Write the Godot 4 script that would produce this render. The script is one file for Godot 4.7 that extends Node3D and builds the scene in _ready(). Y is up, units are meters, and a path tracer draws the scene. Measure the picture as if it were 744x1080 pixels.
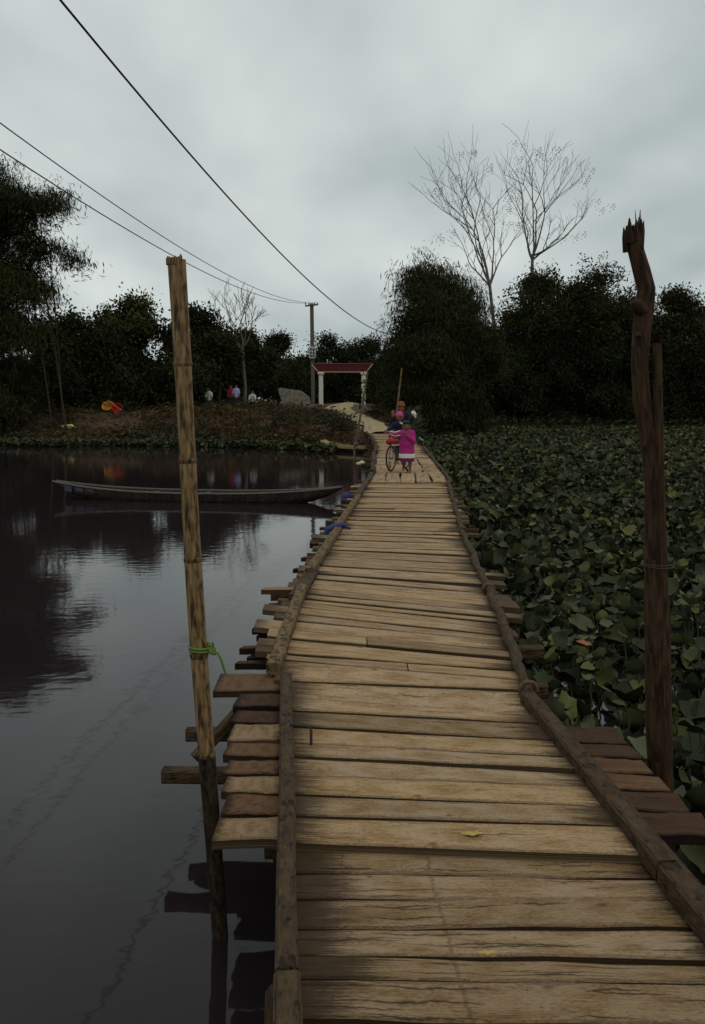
extends Node3D
# A plank footbridge across a pond under an overcast sky. Metres, y up, the deck's top is y = 0, the camera looks along -z.

const FOCAL := 950.0        # focal length in pixels of a 744 x 1080 picture
const EYE := 1.62
const WATER := -0.65
var tilt := atan(115.0 / FOCAL)
var rng := RandomNumberGenerator.new()
var taken := {}
var mats := {}
var bumps := FastNoiseLite.new()

# ---------------------------------------------------------------- places
func ray(px: float, py: float) -> Vector3:
	var x := (px - 372.0) / FOCAL
	var y := (540.0 - py) / FOCAL
	return Vector3(x, y * cos(tilt) - sin(tilt), -cos(tilt) - y * sin(tilt))

func at(px: float, py: float, depth: float) -> Vector3:
	var r := ray(px, py)
	return Vector3(0, EYE, 0) + r * (depth / -r.z)

func on(px: float, py: float, height: float) -> Vector3:
	var r := ray(px, py)
	return Vector3(0, EYE, 0) + r * ((height - EYE) / r.y)

func table(points: Array, d: float) -> float:
	if d <= points[0][0]:
		return points[0][1]
	for i in range(1, points.size()):
		if d <= points[i][0]:
			var t: float = (d - points[i - 1][0]) / (points[i][0] - points[i - 1][0])
			return lerpf(points[i - 1][1], points[i][1], t)
	return points[-1][1]

# ---------------------------------------------------------------- nodes
func numbered(called: String) -> String:
	taken[called] = taken.get(called, -1) + 1
	return called if taken[called] == 0 else "%s_%03d" % [called, taken[called]]

func tag(o: Node3D, label: String, category: String, group := "", kind := "") -> void:
	o.set_meta("label", label)
	o.set_meta("category", category)
	if group:
		o.set_meta("group", group)
	if kind:
		o.set_meta("kind", kind)

func thing(called: String, label: String, category: String, where: Vector3, group := "") -> Node3D:
	var o := Node3D.new()
	o.name = numbered(called)
	add_child(o)
	o.position = where
	tag(o, label, category, group)
	return o

func put(called: String, m: Mesh, mat: Material, parent: Node3D, where := Vector3.ZERO) -> MeshInstance3D:
	var o := MeshInstance3D.new()
	o.name = called
	o.mesh = m
	o.material_override = mat
	o.position = where
	parent.add_child(o, true)
	return o

func single(called: String, m: Mesh, mat: Material, where: Vector3, label: String, category: String, group := "", kind := "") -> MeshInstance3D:
	var o := put(numbered(called), m, mat, self, where)
	tag(o, label, category, group, kind)
	return o

func structure(called: String, m: Mesh, mat: Material) -> MeshInstance3D:
	var o := put(called, m, mat, self)
	o.set_meta("kind", "structure")
	return o

# ---------------------------------------------------------------- meshes
func indexed(v: PackedVector3Array, idx: PackedInt32Array, uv := PackedVector2Array()) -> ArrayMesh:
	var n := PackedVector3Array()
	n.resize(v.size())
	for i in range(0, idx.size(), 3):
		var c := (v[idx[i + 2]] - v[idx[i]]).cross(v[idx[i + 1]] - v[idx[i]])
		n[idx[i]] += c
		n[idx[i + 1]] += c
		n[idx[i + 2]] += c
	for i in n.size():
		n[i] = n[i].normalized() if n[i].length_squared() > 1e-20 else Vector3.UP
	var a := []
	a.resize(Mesh.ARRAY_MAX)
	a[Mesh.ARRAY_VERTEX] = v
	a[Mesh.ARRAY_NORMAL] = n
	a[Mesh.ARRAY_INDEX] = idx
	if uv.size():
		a[Mesh.ARRAY_TEX_UV] = uv
	var m := ArrayMesh.new()
	m.add_surface_from_arrays(Mesh.PRIMITIVE_TRIANGLES, a)
	return m

func flat_mesh(tris: PackedVector3Array, uv := PackedVector2Array()) -> ArrayMesh:
	var idx := PackedInt32Array(range(tris.size()))
	return indexed(tris, idx, uv)

# rings of equal size, closed round; smooth or with hard edges
func loft(rings: Array, caps := true, hard := false, vscale := 1.0) -> ArrayMesh:
	var k: int = rings[0].size()
	var v := PackedVector3Array()
	var uv := PackedVector2Array()
	var idx := PackedInt32Array()
	var along := 0.0
	var mids := []
	for r in rings:
		var m := Vector3.ZERO
		for p in r:
			m += p
		mids.append(m / k)
	if hard:
		for i in rings.size() - 1:
			var step: float = (mids[i + 1] - mids[i]).length() * vscale
			for j in k:
				var q := (j + 1) % k
				var b := v.size()
				v.append_array([rings[i][j], rings[i][q], rings[i + 1][q], rings[i + 1][j]])
				uv.append_array([Vector2(float(j) / k, along), Vector2((j + 1.0) / k, along), Vector2((j + 1.0) / k, along + step), Vector2(float(j) / k, along + step)])
				idx.append_array([b, b + 2, b + 1, b, b + 3, b + 2])
			along += step
	else:
		for i in rings.size():
			if i:
				along += (mids[i] - mids[i - 1]).length() * vscale
			for j in k + 1:
				v.append(rings[i][j % k])
				uv.append(Vector2(float(j) / k, along))
		for i in rings.size() - 1:
			for j in k:
				var b := i * (k + 1) + j
				idx.append_array([b, b + k + 2, b + 1, b, b + k + 1, b + k + 2])
	if caps:
		for e in [0, rings.size() - 1]:
			var b := v.size()
			v.append(mids[e])
			uv.append(Vector2(0.5, along * float(e > 0)))
			for j in k:
				v.append(rings[e][j])
				uv.append(Vector2(0.5 + 0.1 * cos(TAU * j / k), along * float(e > 0) + 0.03 * sin(TAU * j / k)))
			for j in k:
				var q := (j + 1) % k
				if e == 0:
					idx.append_array([b, b + 1 + j, b + 1 + q])
				else:
					idx.append_array([b, b + 1 + q, b + 1 + j])
	return indexed(v, idx, uv)

func tube(points: Array, radii: Array, sides := 8, rough := 0.0, caps := true, vscale := 1.0) -> ArrayMesh:
	var rings := []
	for i in points.size():
		var p: Vector3 = points[i]
		var t: Vector3 = (points[mini(i + 1, points.size() - 1)] - points[maxi(i - 1, 0)]).normalized()
		var a := t.cross(Vector3(0.31, 0.2, 0.93) if absf(t.y) > 0.7 else Vector3.UP).normalized()
		var b := t.cross(a)
		var ring := PackedVector3Array()
		for j in sides:
			var w := TAU * j / sides
			var q: Vector3 = a * cos(w) + b * sin(w)
			var r: float = radii[i]
			if rough > 0.0:
				r *= 1.0 + rough * bumps.get_noise_3dv((p + q * radii[i]) * 60.0)
			ring.append(p + q * r)
		rings.append(ring)
	return loft(rings, caps, false, vscale)

func wire_points(a: Vector3, b: Vector3, sag: float, n: int) -> Array:
	var out := []
	for i in n + 1:
		var t := float(i) / n
		out.append(a.lerp(b, t) + Vector3.DOWN * sag * 4.0 * t * (1.0 - t))
	return out

func same(r: float, n: int) -> Array:
	var out := []
	out.resize(n)
	out.fill(r)
	return out

# a bevelled bar between two points; up is the direction of its top
func bar(a: Vector3, b: Vector3, w: float, h: float, wob := 0.0, segs := 1, up := Vector3.UP) -> ArrayMesh:
	var t := (b - a).normalized()
	var s := t.cross(up).normalized()
	var u := s.cross(t)
	var c := minf(w, h) * 0.14
	var rings := []
	for i in segs + 1:
		var p := a.lerp(b, float(i) / segs) + s * rng.randf_range(-wob, wob) + u * rng.randf_range(-wob, wob) * 0.6
		var ww := w * (1.0 + rng.randf_range(-wob, wob) * 4.0)
		var ring := PackedVector3Array()
		for q in [[-1, -1, 0, 1], [-1, 1, 0, -1], [-1, 1, 1, 0], [1, 1, -1, 0], [1, 1, 0, -1], [1, -1, 0, 1], [1, -1, -1, 0], [-1, -1, 1, 0]]:
			ring.append(p + s * (q[0] * ww / 2 + q[2] * c) + u * (q[1] * h / 2 + q[3] * c))
		rings.append(ring)
	return loft(rings, true, true)

func box_at(c: Vector3, size: Vector3) -> ArrayMesh:
	return bar(c - Vector3(0, 0, size.z / 2), c + Vector3(0, 0, size.z / 2), size.x, size.y)

# a board from four corners of its top (far left, far right, near right, near left); the grain runs from left to right
func board(fl: Vector3, fr: Vector3, nr: Vector3, nl: Vector3, thick: float, strip: int, rag := 0.004, ends := true) -> Array:
	var mid := (fl + fr + nr + nl) / 4.0
	var segs := 7
	var v := PackedVector3Array()
	var uv := PackedVector2Array()
	var v0 := (strip + 0.04) / STRIPS
	var v1 := (strip + 0.96) / STRIPS
	var u0 := 0.0 if ends else 0.22
	var u1 := 1.0 if ends else 0.22 + 0.35 * (fr - fl).length()
	if rng.randf() < 0.5:
		var s := v0
		v0 = v1
		v1 = s
	if not ends:
		u0 = rng.randf_range(0.18, 0.3)
		u1 = u0 + minf(0.3 * (fr - fl).length(), 0.55)
	var rows := []
	var ea := rng.randf_range(-rag, rag) * 2.0
	var eb := rng.randf_range(-rag, rag) * 2.0
	for i in segs + 1:
		var t := float(i) / segs
		var f := fl.lerp(fr, t) - mid
		var n := nl.lerp(nr, t) - mid
		var across := (n - f).normalized()
		f += across * (rng.randf_range(-rag, rag) + ea * sin(t * 5.0))
		n += across * (rng.randf_range(-rag, rag) + eb * cos(t * 4.0))
		var warp := Vector3.UP * rng.randf_range(-0.0012, 0.0012)
		var c := minf(0.006, (n - f).length() * 0.08)
		var down := Vector3.DOWN
		rows.append([f + down * thick, f + down * c * 0.8 + warp, f + across * c + warp, n - across * c + warp, n + down * c * 0.8 + warp, n + down * thick])
	var vv := [v0 + (v1 - v0) * 0.3, v0 + (v1 - v0) * 0.02, v0 + (v1 - v0) * 0.05, v1 - (v1 - v0) * 0.05, v1 - (v1 - v0) * 0.02, v1 - (v1 - v0) * 0.3]
	for i in segs:
		var ua := lerpf(u0, u1, float(i) / segs)
		var ub := lerpf(u0, u1, (i + 1.0) / segs)
		for j in 5:
			v.append_array([rows[i][j], rows[i + 1][j], rows[i + 1][j + 1], rows[i][j], rows[i + 1][j + 1], rows[i][j + 1]])
			# sawn sides borrow the grimy end colour, painting in the shade of the gaps
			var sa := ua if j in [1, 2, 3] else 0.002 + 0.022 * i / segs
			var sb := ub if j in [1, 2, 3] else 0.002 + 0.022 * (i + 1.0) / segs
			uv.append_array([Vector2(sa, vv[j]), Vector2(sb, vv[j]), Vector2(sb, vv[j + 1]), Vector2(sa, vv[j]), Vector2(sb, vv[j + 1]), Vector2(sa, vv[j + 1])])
	for e in [0, segs]:
		var r: Array = rows[e]
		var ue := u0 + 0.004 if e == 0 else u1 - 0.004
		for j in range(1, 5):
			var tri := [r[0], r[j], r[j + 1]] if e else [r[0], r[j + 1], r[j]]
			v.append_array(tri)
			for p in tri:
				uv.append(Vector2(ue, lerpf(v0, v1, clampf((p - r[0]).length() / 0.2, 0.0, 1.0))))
	return [flat_mesh(v, uv), mid]

# distance field of tapered capsules -> surface nets
func flesh(bones: Array, cell: float, blend := 0.03) -> ArrayMesh:
	var lo := Vector3.INF
	var hi := -Vector3.INF
	for b in bones:
		for e in 2:
			var r: float = b[2 + e] + cell * 3.0
			lo = lo.min(b[e] - Vector3.ONE * r)
			hi = hi.max(b[e] + Vector3.ONE * r)
	var n := Vector3i(((hi - lo) / cell).ceil()) + Vector3i.ONE
	var f := PackedFloat32Array()
	f.resize(n.x * n.y * n.z)
	f.fill(1.0)
	for b in bones:
		var pa: Vector3 = b[0]
		var ab: Vector3 = b[1] - b[0]
		var l2 := maxf(ab.length_squared(), 1e-9)
		var flat: float = b[4] if b.size() > 4 else 1.0     # squash along z
		var reach: float = maxf(b[2], b[3]) + blend + cell * 2.5
		var g0 := Vector3i((((b[0] as Vector3).min(b[1]) - Vector3.ONE * reach - lo) / cell).floor()).clamp(Vector3i.ZERO, n - Vector3i.ONE)
		var g1 := Vector3i((((b[0] as Vector3).max(b[1]) + Vector3.ONE * reach - lo) / cell).ceil()).clamp(Vector3i.ZERO, n - Vector3i.ONE)
		for z in range(g0.z, g1.z + 1):
			for y in range(g0.y, g1.y + 1):
				var row := (z * n.y + y) * n.x
				for x in range(g0.x, g1.x + 1):
					var p := lo + Vector3(x, y, z) * cell - pa
					var t := clampf(p.dot(ab) / l2, 0.0, 1.0)
					var q := p - ab * t
					q.z /= flat
					var d: float = q.length() - lerpf(b[2], b[3], t)
					var o := f[row + x]
					var h := maxf(blend - absf(d - o), 0.0) / blend
					f[row + x] = minf(d, o) - h * h * blend * 0.25
	var slot := {}
	var v := PackedVector3Array()
	var idx := PackedInt32Array()
	var corner := [0, 1, n.x, n.x + 1, n.x * n.y, n.x * n.y + 1, n.x * n.y + n.x, n.x * n.y + n.x + 1]
	for z in n.z - 1:
		for y in n.y - 1:
			for x in n.x - 1:
				var c := (z * n.y + y) * n.x + x
				var inside := 0
				for k in 8:
					if f[c + corner[k]] < 0.0:
						inside += 1
				if inside == 0 or inside == 8:
					continue
				var s := Vector3.ZERO
				var m := 0
				for k in 8:
					for axis in 3:
						var bit := 1 << axis
						if k & bit:
							continue
						var va := f[c + corner[k]]
						var vb := f[c + corner[k | bit]]
						if (va < 0.0) != (vb < 0.0):
							var p := Vector3(k & 1, (k >> 1) & 1, (k >> 2) & 1)
							p[axis] += va / (va - vb)
							s += p
							m += 1
				slot[c] = v.size()
				v.append(lo + (Vector3(x, y, z) + s / m) * cell)
	var step := [1, n.x, n.x * n.y]
	for c in slot:
		for axis in 3:
			var u: int = step[(axis + 1) % 3]
			var w: int = step[(axis + 2) % 3]
			var va := f[c]
			var vb := f[c + step[axis]]
			if (va < 0.0) == (vb < 0.0) or not (slot.has(c - u) and slot.has(c - w) and slot.has(c - u - w)):
				continue
			var q := [slot[c], slot[c - u], slot[c - u - w], slot[c - w]]
			if va < 0.0:
				idx.append_array([q[0], q[2], q[1], q[0], q[3], q[2]])
			else:
				idx.append_array([q[0], q[1], q[2], q[0], q[2], q[3]])
	return indexed(v, idx)

# ---------------------------------------------------------------- materials
func srgb(r: float, g: float, b: float) -> Color:
	return Color(r, g, b).linear_to_srgb()

func paint(r: float, g: float, b: float, rough := 0.8, spec := 0.35) -> StandardMaterial3D:
	var m := StandardMaterial3D.new()
	m.albedo_color = srgb(r, g, b)
	m.roughness = rough
	m.metallic_specular = spec
	return m

func noise(freq: float, octaves := 4, seed_ := 1) -> FastNoiseLite:
	var n := FastNoiseLite.new()
	n.noise_type = FastNoiseLite.TYPE_SIMPLEX_SMOOTH
	n.frequency = freq
	n.fractal_octaves = octaves
	n.seed = seed_
	return n

func normal_of(height: Image, strength: float) -> ImageTexture:
	var im := height.duplicate()
	im.bump_map_to_normal_map(strength)
	return ImageTexture.create_from_image(im)

# weathered boards: strips, each one board with its own grain, knots, splits, nails and grimy ends
const STRIPS := 17      # the last six are the split, grimy boards in front

func board_textures(scuffs: Array) -> Array:
	var w := 1024
	var sh := 120
	var h := sh * STRIPS
	var im := Image.create(w, h, false, Image.FORMAT_RGB8)
	var bm := Image.create(w, h, false, Image.FORMAT_RGBA8)
	var na := noise(1.0, 3, 3)
	var nb := noise(1.0, 2, 8)
	var nc := noise(1.0, 4, 21)
	var nd := noise(1.0, 3, 33)
	var r := RandomNumberGenerator.new()
	r.seed = 77
	for s in STRIPS:
		var knots := []
		for k in r.randi_range(0, 2):
			knots.append(Vector3(r.randf_range(0.15, 0.9), r.randf_range(0.15, 0.85), r.randf_range(0.25, 0.7)))
		var cracks := []
		var front := s >= STRIPS - 6
		for k in (r.randi_range(9, 13) if front else r.randi_range(1, 4)):
			cracks.append([r.randf(), r.randf_range(0.08, 0.92), r.randf_range(0.05, 0.22), r.randf_range(0.006, 0.022)])
		var nails := []
		for u in [0.085, 0.51, 0.925]:
			for t in [0.25, 0.72]:
				if r.randf() < 0.8:
					nails.append(Vector2(u + r.randf_range(-0.015, 0.015), t + r.randf_range(-0.15, 0.15)))
		var tone := r.randf_range(-0.07, 0.07)
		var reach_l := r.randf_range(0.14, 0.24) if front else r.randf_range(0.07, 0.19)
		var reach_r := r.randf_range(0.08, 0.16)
		var scuff: float = scuffs[s - STRIPS + 6] if front else -1.0
		for y in sh:
			var t := (y + 0.5) / sh
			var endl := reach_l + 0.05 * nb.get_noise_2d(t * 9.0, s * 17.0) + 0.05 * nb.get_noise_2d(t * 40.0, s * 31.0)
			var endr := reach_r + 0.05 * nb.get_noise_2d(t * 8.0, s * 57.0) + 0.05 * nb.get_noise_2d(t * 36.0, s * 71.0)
			for x in w:
				var u := (x + 0.5) / w
				var tt := t + 0.05 * nd.get_noise_2d(u * 3.0, s * 19.0)
				var dark := 0.0
				for k in knots:
					var du: float = (u - k.x) * 13.0
					var dt: float = t - k.y
					var near := exp(-(du * du + dt * dt * 5.0) * 7.0)
					tt += near * 0.14 * signf(dt)
					var d2 := du * du * 14.0 + dt * dt * 80.0
					if d2 < k.z:
						dark = maxf(dark, (1.0 - d2 / k.z) * 0.6)
				var g := na.get_noise_2d(u * 4.0, tt * 30.0 + s * 41.0)
				var g2 := nb.get_noise_2d(u * 16.0, tt * 120.0 + s * 13.0)
				var pat := nc.get_noise_2d(u * 5.0 + s * 9.0, t * 1.6)
				var spots := nd.get_noise_2d(u * 60.0, t * 14.0 + s * 23.0)
				var val := 0.60 + tone + g * 0.34 + g2 * 0.22 + pat * 0.34 + spots * 0.14
				var hgt := 0.75 + g * 0.2 + g2 * 0.25
				if g2 < -0.36:
					dark = maxf(dark, clampf((-0.36 - g2) * 3.0, 0.0, 0.55))
				for k in cracks:
					var along: float = absf(u - k[0]) / k[2]
					if along < 1.0:
						var line: float = k[1] + 0.05 * nb.get_noise_2d(u * 9.0, k[1] * 90.0) + 0.02 * nb.get_noise_2d(u * 40.0, k[1] * 60.0)
						var wd: float = k[3] * (1.0 - along) * (1.0 + 0.7 * nb.get_noise_2d(u * 30.0, k[1] * 33.0))
						var off := absf(t - line)
						if off < wd:
							dark = maxf(dark, 0.85)
							hgt = 0.0
						elif off < wd * 3.0:
							dark = maxf(dark, 0.3)
				for k in nails:
					var dn := Vector2((u - k.x) * 1700.0, (t - k.y) * 190.0).length()
					if dn < 4.0:
						dark = maxf(dark, 0.75)
					elif dn < 40.0 and absf(t - k.y) * 190.0 < 5.0:
						dark = maxf(dark, 0.18 * (1.0 - dn / 40.0))
				if scuff > 0.0:
					var off := absf(u - scuff - 0.006 * nb.get_noise_2d(t * 6.0, s * 3.0) - 0.008 * (t - 0.5)) / 0.005
					if off < 1.0 and g2 > -0.3:
						dark = maxf(dark, 0.38 + 0.3 * g2)
				# edges of the boards are darker in ragged lengths
				var edge := minf(t, 1.0 - t)
				if edge < 0.10 + 0.14 * pat + 0.05 * spots:
					dark = maxf(dark, 0.42 + 0.4 * g2)
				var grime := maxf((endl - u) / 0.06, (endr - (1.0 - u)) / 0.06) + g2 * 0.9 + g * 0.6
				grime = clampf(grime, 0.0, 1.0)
				val = clampf(val, 0.0, 1.2)
				var c := Vector3(0.135, 0.077, 0.034).lerp(Vector3(0.495, 0.325, 0.165), val)
				c = c.lerp(Vector3(0.405, 0.30, 0.20), clampf(pat * 0.9 + 0.30 + spots * 0.3, 0.0, 0.6))
				c = c.lerp(Vector3(0.036, 0.02, 0.009), clampf(dark, 0.0, 1.0))
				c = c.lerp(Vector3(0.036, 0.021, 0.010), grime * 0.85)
				im.set_pixel(x, s * sh + y, srgb(c.x, c.y, c.z))
				bm.set_pixel(x, s * sh + y, Color(hgt, hgt, hgt))
	return [ImageTexture.create_from_image(im), normal_of(bm, 3.0)]

# blotched lengthwise texture for bark, bamboo and old beams: u round the stem, v along it
func stem_textures(w: int, h: int, a: Vector3, b: Vector3, dirt: Vector3, around: float, along: float, dirt_at: float, seed_: int, crisp := 5.0) -> Array:
	var im := Image.create(w, h, false, Image.FORMAT_RGB8)
	var bm := Image.create(w, h, false, Image.FORMAT_RGBA8)
	var na := noise(1.0, 4, seed_)
	var nb := noise(1.0, 4, seed_ + 5)
	for x in w:
		var ang := TAU * x / w
		var cx := cos(ang)
		var sx := sin(ang)
		for y in h:
			var v := float(y) / h
			var g := na.get_noise_3d(cx * around, sx * around, v * along)
			var fine := nb.get_noise_3d(cx * around * 4.0, sx * around * 4.0, v * along * 2.0)
			var blot := nb.get_noise_3d(cx * 0.9 + 7.0, sx * 0.9, v * along * 0.9 + 3.0) + 0.45 * fine
			var c := a.lerp(b, clampf(0.5 + g * 0.7 + fine * 0.35, 0.0, 1.0))
			c = c.lerp(dirt, clampf((blot - dirt_at) * crisp, 0.0, 0.9))
			im.set_pixel(x, y, srgb(c.x, c.y, c.z))
			var hh := clampf(0.5 + g * 0.4 + fine * 0.5, 0.0, 1.0)
			bm.set_pixel(x, y, Color(hh, hh, hh))
	return [ImageTexture.create_from_image(im), normal_of(bm, 4.0)]

func textured(t: Array, tint: Color, rough: float, bump := 0.7, scale := Vector3.ONE) -> StandardMaterial3D:
	var m := StandardMaterial3D.new()
	m.albedo_color = tint
	m.albedo_texture = t[0]
	m.normal_enabled = true
	m.normal_texture = t[1]
	m.normal_scale = bump
	m.roughness = rough
	m.metallic_specular = 0.3
	m.uv1_scale = scale
	return m

func ground_textures(dark: Vector3, mid: Vector3, light: Vector3, seed_: int) -> Array:
	var na := noise(0.012, 5, seed_)
	var a := na.get_seamless_image(512, 512)
	var nb := noise(0.09, 3, seed_ + 2)
	var b := nb.get_seamless_image(512, 512)
	var im := Image.create(512, 512, false, Image.FORMAT_RGB8)
	var bm := Image.create(512, 512, false, Image.FORMAT_RGBA8)
	for y in 512:
		for x in 512:
			var p := a.get_pixel(x, y).r
			var q := b.get_pixel(x, y).r
			var c := dark.lerp(mid, clampf(p * 1.6 - 0.2, 0.0, 1.0)).lerp(light, clampf((q - 0.55) * 2.2, 0.0, 0.8))
			im.set_pixel(x, y, srgb(c.x, c.y, c.z))
			var hh := p * 0.5 + q * 0.5
			bm.set_pixel(x, y, Color(hh, hh, hh))
	return [ImageTexture.create_from_image(im), normal_of(bm, 4.0)]

func leafy(r: float, g: float, b: float, rough := 0.6, tinted := false, spec := 0.35) -> StandardMaterial3D:
	var m := paint(r, g, b, rough, spec)
	m.backlight = srgb(r * 1.5, g * 1.6, b * 0.8)
	m.vertex_color_use_as_albedo = tinted
	m.cull_mode = BaseMaterial3D.CULL_DISABLED
	return m

# ---------------------------------------------------------------- sky
func make_sky() -> PanoramaSkyMaterial:
	var w := 1024
	var h := 512
	var im := Image.create(w, h, false, Image.FORMAT_RGBF)
	var na := noise(1.0, 5, 12)
	var nb := noise(1.0, 3, 5)
	for y in h:
		var up := PI * (0.5 - (y + 0.5) / h)
		for x in w:
			var az := TAU * (x + 0.5) / w
			var d := Vector3(cos(az) * cos(up), sin(up), sin(az) * cos(up))
			var k := 1.0 / (maxf(d.y, 0.0) + 0.16)
			var q := Vector2(d.x, d.z) * k
			var n := na.get_noise_2d(q.x * 0.6 + 3.0, q.y * 1.15) * 0.95 + nb.get_noise_2d(q.x * 0.16 + 9.0, q.y * 0.3) * 0.7
			var l := 0.55 + 0.21 * n + 0.05 * clampf(d.y, 0.0, 1.0)
			l = clampf(l, 0.30, 0.75)
			var warm := clampf((l - 0.42) * 3.2, 0.0, 1.0)
			var c := Vector3(0.85, 0.99, 1.01).lerp(Vector3(0.93, 1.0, 0.965), warm) * l
			im.set_pixel(x, y, Color(c.x, c.y, c.z))
	var m := PanoramaSkyMaterial.new()
	m.panorama = ImageTexture.create_from_image(im)
	return m

# ---------------------------------------------------------------- land
const SHORE := [[-60.0, 52.0], [-16.0, 50.0], [-7.0, 49.0], [-3.5, 46.5], [-0.6, 43.0], [2.6, 43.0], [3.2, 46.0], [4.5, 62.0], [6.5, 75.0], [60.0, 78.0]]
const RISE := [[40.0, -0.1], [43.0, 0.12], [47.0, 0.38], [57.0, 0.68], [68.0, 1.08], [75.0, 1.45], [95.0, 1.6], [400.0, 3.0]]

func land(x: float, z: float) -> float:
	var d := -z
	var s := d - table(SHORE, x) + bumps.get_noise_2d(x * 9.0, d * 3.0) * 0.9
	var bank := WATER + s * (0.34 if s > 0.0 else 0.5)
	var top := table(RISE, d)
	if x < -2.5:
		top = minf(top + 0.35 * smoothstep(-2.5, -7.0, x), 1.5)
	var y := minf(bank, top)
	y = lerpf(y, top, smoothstep(2.0, 10.0, s)) if s > 2.0 else y
	y = maxf(y, -1.9)
	return y + bumps.get_noise_2d(x * 30.0, z * 30.0) * 0.09 * smoothstep(0.0, 2.0, s)

func make_ground() -> void:
	var v := PackedVector3Array()
	var idx := PackedInt32Array()
	var xs := []
	var zs := []
	var x := -46.0
	while x <= 56.0:
		xs.append(x)
		x += 0.6 if x > -20.0 and x < 8.0 else 1.2
	var d := 38.0
	while d <= 110.0:
		zs.append(-d)
		d += 0.6 if d < 80.0 else 1.5
	xs = [-900.0, -400.0, -150.0, -80.0] + xs + [80.0, 150.0, 400.0, 900.0]
	zs = [900.0, 300.0, 60.0, 0.0, -20.0, -32.0] + zs + [-130.0, -170.0, -300.0, -900.0, -2200.0]
	for zz in zs:
		for xx in xs:
			v.append(Vector3(xx, land(xx, zz), zz))
	var k := xs.size()
	for i in zs.size() - 1:
		for j in k - 1:
			var b := i * k + j
			idx.append_array([b, b + k, b + 1, b + 1, b + k, b + k + 1])
	var m := StandardMaterial3D.new()
	var t := ground_textures(Vector3(0.03, 0.014, 0.005), Vector3(0.085, 0.040, 0.013), Vector3(0.045, 0.036, 0.012), 31)
	m.albedo_texture = t[0]
	m.normal_enabled = true
	m.normal_texture = t[1]
	m.roughness = 0.95
	m.uv1_triplanar = true
	m.uv1_world_triplanar = true
	m.uv1_scale = Vector3(0.13, 0.13, 0.13)
	structure("ground", indexed(v, idx), m)

func make_water() -> void:
	var p := PackedVector3Array([Vector3(-900, WATER, -300), Vector3(900, WATER, -300), Vector3(900, WATER, 600), Vector3(-900, WATER, 600)])
	var uv := PackedVector2Array([Vector2(-900, -300), Vector2(900, -300), Vector2(900, 600), Vector2(-900, 600)])
	var m := StandardMaterial3D.new()
	m.albedo_color = srgb(0.018, 0.0125, 0.015)
	m.roughness = 0.04
	m.metallic_specular = 0.3
	var n := noise(0.016, 3, 40)
	var im := n.get_seamless_image(512, 512)
	im.convert(Image.FORMAT_RGBA8)
	m.normal_enabled = true
	m.normal_texture = normal_of(im, 2.0)
	m.normal_scale = 0.09
	m.uv1_scale = Vector3(0.26, 0.5, 1)
	structure("water", indexed(p, PackedInt32Array([0, 1, 2, 0, 2, 3]), uv), m)

const PATH := [[43.2, 0.70, 2.05], [47.0, 0.35, 1.88], [52.0, 0.02, 1.6], [57.0, -0.33, 1.26], [62.0, -1.0, 0.75], [67.0, -1.9, 0.05], [71.0, -2.2, -0.1], [76.0, -1.7, 0.2], [84.0, -1.3, 0.6], [92.0, -1.2, 0.6]]

func make_path() -> void:
	var v := PackedVector3Array()
	var idx := PackedInt32Array()
	var rows := 0
	for i in PATH.size() - 1:
		for s in 6:
			var t := s / 6.0
			var d: float = lerpf(PATH[i][0], PATH[i + 1][0], t)
			var l: float = lerpf(PATH[i][1], PATH[i + 1][1], t) + bumps.get_noise_1d(d * 60.0) * 0.16
			var r: float = lerpf(PATH[i][2], PATH[i + 1][2], t) + bumps.get_noise_1d(d * 60.0 + 900.0) * 0.16
			var y := table(RISE, d) + 0.14
			for j in 5:
				var e := absf(j - 2) / 2.0
				v.append(Vector3(lerpf(l, r, j / 4.0), y - 0.14 * e * e * e, -d))
			rows += 1
	for i in rows - 1:
		for j in 4:
			var b := i * 5 + j
			idx.append_array([b, b + 5, b + 1, b + 1, b + 5, b + 6])
	var t := ground_textures(Vector3(0.2, 0.15, 0.085), Vector3(0.42, 0.33, 0.2), Vector3(0.34, 0.26, 0.15), 61)
	var m := textured(t, Color.WHITE, 0.95)
	m.uv1_triplanar = true
	m.uv1_world_triplanar = true
	m.uv1_scale = Vector3(0.4, 0.4, 0.4)
	structure("path", indexed(v, idx), m)

# ---------------------------------------------------------------- bridge
const LEFT := [[0.5, -0.04], [2.3, -0.138], [3.09, -0.189], [3.97, -0.261], [5.24, -0.364], [5.36, -0.418], [7.7, -0.371], [11.1, -0.118], [18.6, 0.413], [20.6, 0.54], [26.0, 0.70], [33.0, 0.95], [38.0, 0.9], [43.0, 0.74]]
const RIGHT := [[0.5, 1.22], [2.95, 1.06], [4.74, 0.92], [7.07, 1.085], [11.4, 1.34], [18.6, 1.92], [26.0, 2.22], [33.0, 2.48], [38.0, 2.38], [43.0, 2.04]]
const DECK := [[0.0, 0.0], [28.0, 0.0], [36.0, 0.06], [43.0, 0.2], [44.0, 0.22]]

var bridge: Node3D
var board_mats := []

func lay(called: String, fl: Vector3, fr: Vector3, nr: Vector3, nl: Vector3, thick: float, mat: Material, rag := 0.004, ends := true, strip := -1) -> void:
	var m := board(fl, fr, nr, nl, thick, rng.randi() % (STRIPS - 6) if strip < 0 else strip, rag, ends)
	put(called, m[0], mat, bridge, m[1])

func pick_board(dark := 0.0) -> Material:
	var r := rng.randf()
	if r < dark:
		return board_mats[5 + int(rng.randf() < 0.3)]
	return board_mats[rng.randi() % 5]

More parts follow.
